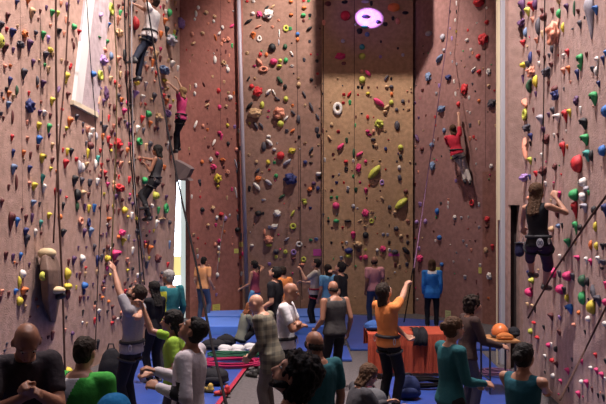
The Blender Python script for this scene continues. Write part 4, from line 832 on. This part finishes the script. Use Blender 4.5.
P12 = person('person in cap and grey tee sitting on the mat beside white bags', fdpos(241, 49), 1.60, yaw=-65, hip=.17, floor_z=.05, lean=14, look=-18, fl=(-.12, .62, .085), fr=(.12, .66, .085), kl=(0, .6, 1), kr=(0, .6, 1), shirt=cloth('sage_grey', (.16, .17, .14)), pants=black, hair='red', cut='bob', cap_=('peak', cloth('rust', (.30, .11, .06))), hl=(.05, .40, -.22), hr=(0, .42, -.22))
P13 = person('bald man in white tee with folded arms', fdpos(285, 77), 1.75, yaw=-100, look=-4, lean=2, shirt=white_c, pants=black, hair='grey', cut='none', skin='tan', hl=(.21, .17, -.20), hr=(-.21, .20, -.25), el=(-.6, .3, -1), er=(.6, .3, -1), harness=HB)
P17 = person('balding man in grey vest with bare shoulders, seen from behind', fdpos(335, 66), 1.66, yaw=28, look=-8, shirt=cloth('grey_vest', (.05, .045, .045)), sleeve='none', pants=black, hair='dark', cut='crop', bald=True, skin='tan', wide=1.12, hl=(-.06, .16, -.46), hr=(.06, .02, -.52))
P19 = person('belayer in orange tee with one arm raised, before the orange table', fdpos(388, 75), 1.73, yaw=-55, look=38, lean=-5, hr=('P', 413, 271, 9.5), er=(.6, .5, -.9), hl=(.30, .25, -.40), shirt=orange_c, pants=black, harness=HB, hair='dark', cut='bob', skin='light', curl=(1.2, 1.3))
P22 = person('dark-haired man in brown shirt and grey trousers leaning to the wooden table', fdpos(466, 80), 1.60, yaw=-80, look=4, lean=6, shirt=brown_c, sleeve='long', pants=cloth('charcoal_grey', (.075, .07, .085)), hair='dark', cut='curly', skin='light', hr=(.02, .36, -.34), hl=(.02, .38, -.36))
# ---- foreground
P1 = person('bald man in dark tee looking down at his hands, bottom left', fdpos(22, 146), 1.885, wide=.88, yaw=-150, look=-42, lean=10, turn=0, shirt=cloth('dark_plum', (.022, .016, .022)), pants=dgrey, hair='dark', cut='none', skin='tan', hl=(.15, .28, -.12), hr=(-.13, .31, -.14), el=(-.5, 0, -1), er=(.5, 0, -1), curl=(1.1, 1.1))
P2 = person('man with cropped dark hair in green tee with white shoulder stripe, back turned', fdpos(81, 140), 1.66, yaw=-12, look=-6, shirt=green_c, pants=navyj, hair='dark', cut='crop', skin='light', wide=1.15, hl=(-.04, .22, -.42), hr=(.02, .26, -.40),
     stripe=(lambda q: 1 if -.085 < q[0]+.5*(.5-q[2]) < .03 and q[1] < .06 else 2 if -.12 < q[0]+.5*(.5-q[2]) <= -.085 and q[1] < .06 else 0, white_c, navyj))
P3 = person('person in bright blue knit hat at the bottom edge, below the belayer', fdpos(113, 210), 1.625, yaw=10, look=0, shirt=dgrey, sleeve='long', pants=dgrey, hair='dark', cut='none', cap_=('beanie', cloth('blue_knit', (.02, .24, .55))))
P7 = person('dark-haired man in white long-sleeved top looking up to the left', fdpos(188, 124), 1.735, yaw=82, look=40, lean=-3, shirt=cloth('white_jersey', (.50, .45, .48)), sleeve='long', pants=dgrey, hair='black', cut='crop', skin='tan', hl=('P', 158, 387, 5.2), el=(-.4, -1, -.6), hr=('P', 156, 371, 5.6), er=(.4, -1, -.6), curl=(1.3, 1.3), wide=1.08,
     stripe=(lambda q: 1 if q[0] < -.10 and -.035 < q[1] < .045 and q[2] < .33 else 0, black))
P24 = person('curly-haired bearded man in dark tee looking up to the left, bottom centre', fdpos(297, 185), 1.76, yaw=88, look=34, lean=2, shirt=cloth('ink', (.012, .02, .025)), pants=dgrey, hair='black', cut='afro', beard='black', skin='light', wide=1.05)
P25 = person('man with a bald crown and dark teal shirt behind the curly-haired man', fdpos(319, 122), 1.60, yaw=35, look=-12, shirt=cloth('deep_teal', (.012, .075, .09)), pants=black, hair='dark', cut='crop', bald=True, skin='tan')
P21 = person('woman with brown updo in teal long-sleeved top facing the right', fdpos(450, 108), 1.62, yaw=-68, female=True, look=2, shirt=cloth('teal_jersey', (.018, .105, .12)), sleeve='long', pants=black, hair='brown', cut='bun', skin='light', hr=(.0, .30, -.34), hl=(.04, .34, -.38), er=(.3, -1, -.8), el=(-.3, -1, -.8))
P23 = person('dark-haired belayer in teal vest with bare arms by the right wall', fdpos(523, 128), 1.54, yaw=-48, female=True, look=14, shirt=cloth('teal_vest', (.015, .09, .12)), sleeve='none', pants=navyj, hair='black', cut='bun', skin='mid', hr=('P', 556, 402, 6.3), hl=(.16, .34, -.32), harness=HB, curl=(1.3, 1.4), wide=1.1)
P26 = person('seated person with brown hair and grey top at the bottom centre', fdpos(350, 92), 1.66, yaw=-70, hip=.22, lean=16, look=-16, fl=(-.12, .62, .085), fr=(.12, .68, .085), kl=(0, .5, 1), kr=(0, .5, 1), shirt=dgrey, pants=black, hair='brown', cut='bob', hl=(.05, .40, -.2), hr=(0, .42, -.2), sleeve='long')
# ------------------------------------------------------------------ ropes
def rope(label, pts, m, r=.011, sag=0):
    P = []
    for a, b in zip(pts, pts[1:]):
        for i in range(8): P.append(a.lerp(b, i/8)-V(0, 0, sag*math.sin(PI*i/8)))
    P.append(pts[-1]); o = P[-1].copy()
    bm = bmesh.new(); tube(bm, P, r, 8)
    return tag(obj('climbing_rope', bm, m, None, o, smooth=True, off=o), label, 'rope', 'climbing ropes')
RB = mat('rope_brown', (.10, .055, .045), .8, .06, bump=.4, bscale=150); RK = mat('rope_black', (.012, .010, .012), .8, .06, bump=.4, bscale=150)
RG = mat('rope_grey', (.30, .28, .30), .8, .06, bump=.4, bscale=150); RO = mat('rope_olive', (.10, .075, .035), .8, .06, bump=.4, bscale=150); RP = mat('rope_mauve', (.12, .06, .11), .8, .06, bump=.4, bscale=150)
l = lambda x, y, o=.25: WL['L'].hit(x, y, o); r_ = lambda x, y, o=.25: WL['R'].hit(x, y, o)
rope('thick brown rope hanging past the yellow-capped volume on the left wall', [l(55.8, -25), l(56, 67), l(57, 140), l(59, 215), l(63, 300), l(65, 374)], RB, .016)
rope('dark rope slanting down from the pale facet to the orange hold', [l(70, -25, .36), l(66, 62, .36), l(60, 132, .36), l(55.5, 200, .36), l(53.5, 243, .3)], RB, .012)
rope('thin grey rope hanging over the pale facet', [l(85, -25, .3), l(91, 67, .3), l(95, 112, .3), l(96, 160)], RK, .007)
rope('olive rope left of the topmost climber', [l(112, -25), l(117, 67), l(116, 150), l(111, 268)], RO, .012)
rope('dark rope beside the topmost climber running down to the grey tee belayer', [l(123.5, -25), l(126.5, 80), l(131, 160), l(138, 240), at(142, 312, 8.3)], RK, .013)
rope('speckled pale rope running down from the topmost climber', [l(131.5, -25, .4), l(131.7, 60, .4), l(133, 134, .3), l(135, 200, .4), l(145, 262, .45)], RG, .012)
rope('dark rope hanging close beside the speckled pale rope down to the grey tee belayer', [l(128, -25, .55), l(129.5, 70, .55), l(133, 160, .5), l(139, 230, .5), l(144.5, 285, .6)], RK, .011)
rope('long black rope slanting from the white tee climber to the floor', [at(145, -12, 13.6), at(157, 67, 13), at(168.5, 134, 12), at(182, 201, 11), at(197, 268, 9.6), at(211, 340, 8.2), at(227, 408, 6.6)], RK, .017)
rope('thin rope on the left wall between the pink jug and the brown rope', [l(102.5, 110), l(102, 180), l(99, 250), l(95, 356)], RK, .008)
rope('thin dark rope hanging straight to the long-haired climber', [r_(545, -25), r_(544, 80), r_(542.5, 190)], RK, .008)
rope('dark rope stretched diagonally across the right wall', [r_(618, 180), r_(590, 218), r_(555, 270), r_(528, 318, .5)], RB, .012)
rope('dark rope running up the right wall from the teal vest belayer', [r_(625, 270), r_(606, 307), r_(585, 350), at(560, 400, 6.25)], RB, .010)
rope('thin rope from the red tee climber down to the orange tee belayer', [WL['BR'].hit(452.5, -25, .3), WL['BR'].hit(447, 40, .3), at(434, 132, 16), at(424, 201, 12.5), at(414, 268, 9.6)], RP, .010)
rope('thin rope held by the cream tee belayer', [WL['BA'].hit(300, 120, .4), at(300.5, 200, 18), at(301, 268, 16.2), at(302, 300, 16.0)], RK, .009)
rope('thin pale rope on the reddish panel above the orange tee man', [WL['BL'].hit(225, 214, .2), WL['BL'].hit(221, 240, .2), WL['BL'].hit(217, 272, .3)], RG, .008)
rope('rope hanging at the foot of the right back panel behind the orange belayer', [at(413, 268, 9.55), at(408, 300, 9.6), at(404, 322, 9.8)], RK, .009)

# ------------------------------------------------------------------ big bulging volume on the left wall
t = thing('wall_volume', 'big brown bulging volume with cream caps low on the left wall', 'wall volume', WL['L'].hit(51, 275))
o = Vector(t.location); Wl = WL['L']
def lw(x, y, off): return Wl.hit(x, y, off)-o
bm = bmesh.new()
rows = [(250, 43, 55, .10), (258, 40, 59, .24), (270, 39, 63, .34), (284, 40, 63, .34), (299, 41, 62, .30), (311, 45, 60, .22), (322, 50, 58, .08)]
rings = []
for y, xa, xb, d in rows:
    rings.append([lw(xa+1, y, -.01), lw(xa+1, y, d*.55), lw((xa+xb)/2-3, y, d), lw(xb-5, y, d), lw(xb-3, y, d*.5), lw(xb-2, y, -.01)])
loft(bm, rings); bevel(bm, .02, 2); obj('body', bm, mat('volume_brown', (.15, .095, .075), .7, bump=.4, bscale=20, var=.25, vscale=5), t, smooth=True)
CRM = mat('volume_cream', (.60, .47, .28), .6, bump=.3)
for (x, y, rx, rz, dep) in ((47, 253.5, .075, .085, .15), (56, 290, .085, .055, .32)):
    bm = bmesh.new(); ell(bm, lw(x, y, dep), Wl.t, V(0, 0, 1), Wl.n, rx*1.2, .14, rz)
    for v in bm.verts: v.co *= 1
    obj('cap', bm, CRM, t, smooth=True)
for (x, y, kind) in ((40.5, 276, 'o'), (57.5, 295.5, 'k')):
    q = Wl.hit(x, y, .30 if kind == 'k' else .2)
    h_ = bpy.data.objects.new('climbing_hold', hold_mesh('o' if kind == 'o' else 'r', 0, 'l' if kind == 'o' else 'k')); COL.objects.link(h_)
    h_.matrix_world = Matrix(((Wl.n.y, Wl.n.x, 0, q.x), (-Wl.n.x, Wl.n.y, 0, q.y), (0, 0, 1, q.z), (0, 0, 0, 1))) @ Matrix.Diagonal((.16, .12, .13, 1))
    tag(h_, 'lime ring-shaped hold at the left edge of the brown bulging volume' if kind == 'o' else 'black round hold under the lower cream cap of the brown volume', 'climbing hold', GRP['L'])

# ------------------------------------------------------------------ paper notices and banners on the walls
def paper(px, py, w, h, wk, m, label, cat='notice'):
    Wk = WL[wk]; p = Wk.hit(px, py, .006); fd = F/p.y; W_, H_ = w/fd, h/fd
    k = abs(Wk.t.x*p.y-p.x*Wk.t.y)/p.y; W_ /= max(k, .3)
    bm = bmesh.new(); box(bm, (-W_/2, -.002, -H_/2), (W_/2, .002, H_/2))
    for i in range(4): box(bm, (-W_*.38, .0021, H_*(.28-.18*i)), (W_*(.34-.1*(i % 2)), .0026, H_*(.31-.18*i)), 1)
    ob = obj('wall_notice', bm, [m, mat('notice_ink', (.12, .10, .05), .8)], None, None)
    ob.matrix_world = Matrix(((Wk.n.y, Wk.n.x, 0, p.x), (-Wk.n.x, Wk.n.y, 0, p.y), (0, 0, 1, p.z), (0, 0, 0, 1)))
    return tag(ob, label, cat, 'paper notices on the walls')
YP = mat('paper_yellow', (.62, .58, .14), .8); PP = mat('paper_magenta', (.50, .06, .32), .8); LP = mat('paper_pale_lime', (.50, .55, .30), .8); DP = mat('paper_ochre', (.45, .36, .10), .8); RPp = mat('paper_red', (.55, .05, .05), .8)
paper(216.3, 308.5, 7.5, 8.5, 'BL', YP, 'yellow notice low on the reddish panel beside the orange tee man')
paper(241, 244.5, 4, 4.5, 'BL', DP, 'small ochre notice near the pipe, upper one of two on the reddish panel')
paper(236.3, 251, 4.5, 4.5, 'BL', YP, 'small yellow notice near the pipe, lower one of two on the reddish panel')
paper(317.5, 252.5, 8.5, 6.5, 'BA', PP, 'magenta notice on the back panel above the cream tee belayer')
paper(394, 254.7, 11, 3, 'BC', PP, 'magenta strip on the tan panel above the orange tee belayer')
paper(384, 309.5, 9, 9, 'BC', YP, 'yellow notice at the foot of the tan panel behind the orange tee belayer')
paper(386, 319.5, 10, 3.5, 'BC', RPp, 'red strip under the yellow notice at the foot of the tan panel')
paper(448, 315, 5.5, 9, 'BR', LP, 'pale lime notice low on the right back panel beside the blue jacket woman')
paper(438, 269.5, 4, 4.5, 'BR', YP, 'small yellow notice above the shoulder of the blue jacket woman')
paper(480, 270.5, 3, 6, 'BR', YP, 'small upright yellow notice on the right back panel left of the white hold')
paper(498, 264.8, 5.5, 6, 'BR', DP, 'ochre notice near the grey column on the right back panel')

# ------------------------------------------------------------------ tables and gear
CLO = cloth('tablecloth_orange', (.36, .06, .03)); WOOD = mat('table_wood', (.42, .20, .08), .5, bump=.1, var=.2, vscale=8); STEEL = mat('steel_leg', (.08, .08, .09), .4, metal=.6)
def table(name, label, x0, x1, y0, y1, h, top, legs=True):
    t = thing(name, label, 'table', ((x0+x1)/2, (y0+y1)/2, .05)); o = V((x0+x1)/2, (y0+y1)/2, .05)
    bm = bmesh.new(); box(bm, (x0, y0, h-.035), (x1, y1, h)); bevel(bm, .006); obj('table_top', bm, top, t, off=o)
    for x in (x0+.06, x1-.06):
        for y in (y0+.06, y1-.06):
            bm = bmesh.new(); cap(bm, (x, y, .066), (x, y, h-.045), .016, .016, 8); obj('leg', bm, STEEL, t, off=o, smooth=True)
    for x in (x0+.06, x1-.06):
        bm = bmesh.new(); cap(bm, (x, y0+.06, .25), (x, y1-.06, .25), .010, .010, 8); obj('stretcher', bm, STEEL, t, off=o, smooth=True)
    return t
TY = 10.9; tx0, tx1 = at(369, 0, TY).x, at(452, 0, TY).x; TZ = at(0, 333, TY).z
table('folding_table', 'folding table under an orange cloth in the middle of the hall', tx0, tx1, TY, TY+.75, TZ-.012, WOOD)
bm = bmesh.new()                                                  # cloth: flat on top, hanging in soft folds to the floor at the front
nx = 60; prof = [(.76, -.30), (.76, -.02), (.74, 0), (.40, .001), (.02, 0), (-.01, -.02), (-.03, -.2), (-.035, -.4), (-.04, -(TZ-.10))]
grid = []
for i in range(nx+1):
    x = tx0-.02+(tx1-tx0+.04)*i/nx
    grid.append([bm.verts.new((x, TY+y-(.018*math.sin(i*.9)+.012*math.sin(i*2.3))*min(1, max(0, -z)/.3)*(1 if y < .3 else -1), TZ+z)) for y, z in prof])
for a, b in zip(grid, grid[1:]):
    for j in range(len(prof)-1): bm.faces.new((a[j], a[j+1], b[j+1], b[j]))
ob = obj('tablecloth', bm, CLO); md = ob.modifiers.new('s', 'SOLIDIFY'); md.thickness = .004; md.offset = 1
tag(ob, 'orange cloth hanging to the floor over the folding table', 'tablecloth')
bm = bmesh.new()                                                  # black jacket thrown over the table edge
grid = []
for i in range(15):
    x = at(413, 0, TY).x+(at(427, 0, TY).x-at(413, 0, TY).x)*i/14
    grid.append([bm.verts.new((x+.01*math.sin(j*2+i), TY+y-.012*math.sin(i*1.3)*(1 if z < 0 else 0), TZ+z+.006*math.sin(i*1.1+j))) for j, (y, z) in enumerate(((.35, .03), (.15, .035), (.0, .03), (-.055, -.02), (-.075, -.12), (-.08, -.19)))])
for a, b in zip(grid, grid[1:]):
    for j in range(5): bm.faces.new((a[j], a[j+1], b[j+1], b[j]))
ob = obj('jacket', bm, black, smooth=True); md = ob.modifiers.new('s', 'SOLIDIFY'); md.thickness = .015; md.offset = 1
tag(ob, 'black jacket thrown over the front edge of the orange-covered table', 'jacket')
W2 = 9.6; wx0, wx1 = at(487, 0, W2).x, at(521, 0, W2).x; WZ = at(0, 341, W2).z
table('work_table', 'wooden table with black metal legs by the grey column', wx0, wx1, W2, W2+.6, WZ, WOOD)
# gear on the wooden table
q = V(at(500, 330, W2+.3).x, W2+.3, WZ)
t = thing('climbing_helmet', 'orange climbing helmet on the wooden table', 'helmet', q)
bm = bmesh.new(); ell(bm, V(0, 0, .085), V(1, 0, 0), V(0, 0, 1), V(0, 1, 0), .12, .15, .13)
for v in bm.verts: v.co.z = max(v.co.z, .015)
obj('shell', bm, mat('helmet_orange', (.72, .20, .06), .35), t, smooth=True)
bm = bmesh.new(); tube(bm, [V(.121*math.cos(a), .151*math.sin(a), .03) for a in [2*PI*i/20 for i in range(20)]], .012, 6, closed=True); obj('rim', bm, mat('helmet_rim', (.05, .04, .04), .5), t, smooth=True)
def bag(label, loc, sx, sy, sz, m, seed, name='backpack', strap=True, group=None):
    t = thing(name, label, 'bag', loc, group)
    bm = bmesh.new(); ell(bm, V(0, 0, sz*.48), V(1, 0, 0), V(0, 0, 1), V(0, 1, 0), sx/2, sy/2, sz*.5); ell(bm, V(0, 0, sz*.25), V(1, 0, 0), V(0, 0, 1), V(0, 1, 0), sx*.52, sy*.52, sz*.26)
    for v in bm.verts: v.co.z = max(v.co.z, .004)
    me = fuse(bm, min(sx, sy, sz)/16, 3, .02, 8, seed)
    for v in me.vertices: v.co.z = max(v.co.z, .004)
    link('body', me, m, t)
    bm = bmesh.new(); ell(bm, V(0, -sy*.48, sz*.34), V(1, 0, 0), V(0, 0, 1), V(0, 1, 0), sx*.33, sy*.12, sz*.2); obj('pocket', bm, m, t, smooth=True)
    if strap:
        for k in (-1, 1):
            bm = bmesh.new(); tube(bm, [V(k*sx*.2, sy*.30, sz*.85), V(k*sx*.24, sy*.62, sz*.62), V(k*sx*.24, sy*.6, sz*.3), V(k*sx*.2, sy*.42, sz*.12)], .014, 6); obj('strap', bm, HB, t, smooth=True)
        bm = bmesh.new(); tube(bm, [V(-.05, 0, sz*.93), V(-.03, 0, sz*1.03), V(.03, 0, sz*1.03), V(.05, 0, sz*.93)], .010, 6); obj('handle', bm, HB, t, smooth=True)
    return t
bag('bright blue jacket bundled on the left end of the orange-covered table', V(at(374, 0, TY+.3).x, TY+.28, TZ+.012), .34, .3, .16, cloth('jacket_blue', (.03, .08, .25)), 11, 'bundled_jacket', False)
BKB = cloth('bag_black', (.015, .015, .02)); BKN = cloth('bag_navy', (.02, .03, .09)); BKR = cloth('bag_wine', (.12, .02, .04)); BKG = cloth('bag_grey', (.09, .09, .10)); BKW = cloth('bag_white', (.62, .60, .64))
def fl(px, py, z=0): k = CAMH-z; Y = F*k/(py-HY); return V((px-CX)/F*Y, Y, z)
bag('small black bag on the wooden table beside the orange helmet', V(at(515, 330, W2+.3).x, W2+.34, WZ), .17, .2, .16, BKB, 1, 'pouch', False)
t_ = at(505, 340, W2+.1); bag('small orange pouch at the front of the wooden table', V(t_.x, W2+.10, WZ), .26, .12, .10, cloth('pouch_orange', (.55, .18, .05)), 2, 'pouch', False)
# floor gear
bag('tall black gear bag leaning beside the grey tee belayer', V(at(111, 0, 9.0).x, 9.0, .045), .34, .3, .82, BKB, 3)
bag('black backpack on the blue mat behind the white jersey man', fl(214, 384, .045), .46, .3, .26, BKB, 4)
bag('wine red backpack on the floor before the belayer in orange', fl(364, 405, .045), .34, .26, .34, BKR, 5)
bag('navy backpack on the floor right of the belayer in orange', fl(408, 398, .045), .36, .30, .34, BKN, 6)
bag('grey backpack at the bottom edge under the seated person', fl(370, 418, .045), .44, .32, .40, BKG, 7)
bag('black duffel lying on the blue mat left of the sitting person', fl(213, 349, .055), .5, .3, .2, BKB, 8)
bag('black rucksack on the blue mat behind the white bags', fl(226, 345, .055), .4, .25, .22, BKB, 9)
for i, (x, y, lab) in enumerate(((225, 353, 'white crumpled plastic bag on the mat, leftmost of three'), (237.5, 353, 'white crumpled plastic bag on the mat, middle of three'), (251, 351, 'white crumpled plastic bag beside the sitting person'))):
    bag(lab, fl(x, y, .055), .30, .22, .17, BKW, 20+i, 'plastic_bag', False, 'white bags on the mat')
def coil(label, c, R, m, turns=6, r=.012, seed=0, sq=1.0):
    rr = random.Random(seed); P = []
    for i in range(turns*20+1):
        a = 2*PI*i/20; k = R*(1+.18*math.sin(a*.37+seed)+.1*rr.uniform(-1, 1)*.3)
        P.append(V(k*math.cos(a)*1.25, k*math.sin(a)*sq, .014+.05*i/(turns*20)+.012*math.sin(a*1.7)+.012))
    bm = bmesh.new(); tube(bm, P, r, 6)
    return tag(obj('rope_coil', bm, m, None, c, smooth=True), label, 'rope', 'coiled ropes on the floor')
coil('pink rope heaped in loose loops on the blue mat', fl(231, 365, .045), .42, mat('rope_pink', (.36, .025, .09), .7, .06, bump=.4, bscale=150), 8, .015, 1, .7)
coil('dark green rope heaped behind the pink rope', fl(236, 357, .045), .36, mat('rope_green', (.03, .10, .06), .7, .06, bump=.4, bscale=150), 7, .013, 2, .6)
coil('dark rope coil on the floor right of the belayer in orange', fl(424, 386, .045), .26, RK, 8, .014, 3, .8)
coil('purple rope coil on the blue mat at the foot of the wooden table', fl(497, 375, .045), .2, RP, 6, .013, 4, .8)
def shoe(label, loc, rz, m):
    t = thing('climbing_shoe', label, 'shoe', loc, 'climbing shoes on the floor'); t.rotation_euler = (0, 0, rz)
    bm = bmesh.new(); cap(bm, (0, -.09, .045), (0, .09, .035), .042, .034); cap(bm, (0, -.08, .05), (0, -.075, .10), .042, .04)
    me = fuse(bm, .008, 3)
    for v in me.vertices: v.co.z = max(v.co.z, .008)
    link('upper', me, m, t)
    bm = bmesh.new(); loft(bm, [[V((.045-.014*abs(y)/.13)*math.cos(a), y*1.0+.0*a, .001+.006*(math.sin(a) > 0)) for a in [2*PI*i/8 for i in range(8)]] for y in (-.13, -.06, 0, .07, .125)]); obj('sole', bm, mat('rubber', (.02, .02, .02), .7), t)
    bm = bmesh.new(); 
    for y in (-.01, .03): tube(bm, [V(-.042, y, .05), V(0, y, .082), V(.042, y, .05)], .009, 6)
    obj('strap', bm, HB, t, smooth=True)
    return t
SR = mat('shoe_red', (.40, .03, .03), .6); SK = mat('shoe_black', (.03, .03, .03), .6); SY = mat('shoe_ochre', (.40, .27, .06), .6)
shoe('black climbing shoe on the grey floor beside the red line', fl(251, 377), .9, SK)
shoe('black climbing shoe right beside the first, toe to the mat', fl(256, 374), 1.1, SK)
shoe('dark shoe on the grey floor behind the black pair', fl(258, 368), .4, SK)
shoe('red climbing shoe on the black backpack side of the blue mat', fl(222, 395, .045), 2.0, SR)
shoe('ochre climbing shoe at the foot of the black backpack', fl(206, 392, .045), 1.2, SY)
# race number bib on the climber's hip and the chalk bag in her hand
c5 = C5; s5 = c5['s']
bibp = c5['P']+V(0, 0, .0)
bm = bmesh.new(); rr = .075
n = (V(0, 0, CAMH)-bibp).normalized(); n = (n-V(0, 0, 1)*n.z*.5).normalized(); rx = V(0, 0, 1).cross(n).normalized(); uz = n.cross(rx)
c0 = at(540, 243, bibp.y-.22)-V(*c5['root'].location)
a = [bm.verts.new(c0+rx*.043*math.cos(q)+uz*.062*math.sin(q)) for q in [2*PI*i/20 for i in range(20)]]; b = [bm.verts.new(v.co-n*.006) for v in a]
bm.faces.new(a); bm.faces.new(b[::-1])
for i in range(20): bm.faces.new((a[i], a[(i+1) % 20], b[(i+1) % 20], b[i]))
bib = obj('race_number', bm, mat('bib_white', (.72, .72, .78), .7), c5['root']); bib['label'] = 'white oval number patch'
bm = bmesh.new()
for k in (-1, 1):
    q0 = c0+rx*.017*k+n*.004; tube(bm, [q0+rx*.011*math.cos(q)+uz*.028*math.sin(q) for q in [2*PI*i/14 for i in range(14)]], .004, 6, closed=True)
obj('digit', bm, mat('bib_ink', (.02, .02, .05), .7), bib)
cb = at(519.5, 249, 9.95); t = thing('chalk_bag', 'dark chalk bag hanging by the hand of the long-haired climber', 'chalk bag', cb-V(0, 0, .1))
bm = bmesh.new(); cap(bm, (0, 0, .05), (0, 0, .15), .07, .06, 12); obj('pouch', bm, cloth('chalk_bag_navy', (.02, .02, .06)), t, smooth=True)
bm = bmesh.new(); tube(bm, [V(.062*math.cos(a), .062*math.sin(a), .19) for a in [2*PI*i/16 for i in range(16)]], .012, 6, closed=True); obj('rim', bm, HB, t, smooth=True)
# ------------------------------------------------------------------ light
def lamp(kind, name, loc, energy, col, target=None, **k):
    d = bpy.data.lights.new(name, kind); d.energy = energy; d.color = col
    for a, b in k.items(): setattr(d, a, b)
    o = bpy.data.objects.new(name, d); COL.objects.link(o); o.location = loc
    if target is not None: o.rotation_euler = (Vector(target)-Vector(loc)).to_track_quat('-Z', 'Y').to_euler()
    return o
WARM = (1.0, .86, .78)
R_ = math.radians
lamp('SPOT', 'hall_lamp', (1.2, 16.0, 12.0), 2900, WARM, (1.1, 19.4, 6.3), spot_size=R_(92), spot_blend=.6, shadow_soft_size=.12)
lamp('SPOT', 'hall_lamp', (-1.3, 9.2, 11.8), 7000, WARM, (-4.3, 9.6, 4.6), spot_size=R_(84), spot_blend=.6, shadow_soft_size=.15)
lamp('SPOT', 'hall_lamp', (-1.1, 14.2, 11.8), 2000, WARM, (-3.9, 14.4, 5.2), spot_size=R_(70), spot_blend=.6, shadow_soft_size=.15)
lamp('SPOT', 'hall_lamp', (1.3, 8.4, 11.8), 6000, (1, .88, .84), (4.1, 8.4, 4.8), spot_size=R_(80), spot_blend=.6, shadow_soft_size=.15)
lamp('SPOT', 'stage_spot', (-2.2, 15.0, 9.0), 30000, (.30, .17, 1.0), WL['BC'].hit(368.5, 18), spot_size=R_(6.0), spot_blend=.5, shadow_soft_size=.01)
lamp('SPOT', 'stage_spot', (-2.2, 15.0, 9.0), 170, (.26, .10, 1.0), WL['BC'].hit(367, 20), spot_size=R_(24), spot_blend=1, shadow_soft_size=.01)  # weak wide spot added to make the violet halo round the patch
o = lamp('AREA', 'hall_fill_panel', (0, 7, 12.3), 200, (.96, .88, 1.0), (0, 7.01, 0), shape='RECTANGLE', size=6, size_y=7); o.data.spread = R_(95)
w = bpy.data.worlds.new('World'); S.world = w; w.use_nodes = True
w.node_tree.nodes['Background'].inputs[0].default_value = (.60, .48, .66, 1); w.node_tree.nodes['Background'].inputs[1].default_value = .032
# ------------------------------------------------------------------ camera
cd = bpy.data.cameras.new('camera'); cam = bpy.data.objects.new('camera', cd); COL.objects.link(cam)
cam.location = (0, 0, CAMH); cam.rotation_euler = (math.radians(90), 0, 0)
cd.sensor_width = 36; cd.lens = 36*F/606; cd.shift_y = (HY-202)/606; cd.clip_end = 200
S.camera = cam
vs = S.view_settings; vs.view_transform = 'Standard'; vs.look = 'None'; vs.gamma = 1; vs.exposure = 0; vs.use_curve_mapping = False
S.cycles.max_bounces = 5; S.cycles.diffuse_bounces = 1
bpy.data.scenes.remove(WORK); bpy.data.batch_remove([FUSER[0]]+SPENT)
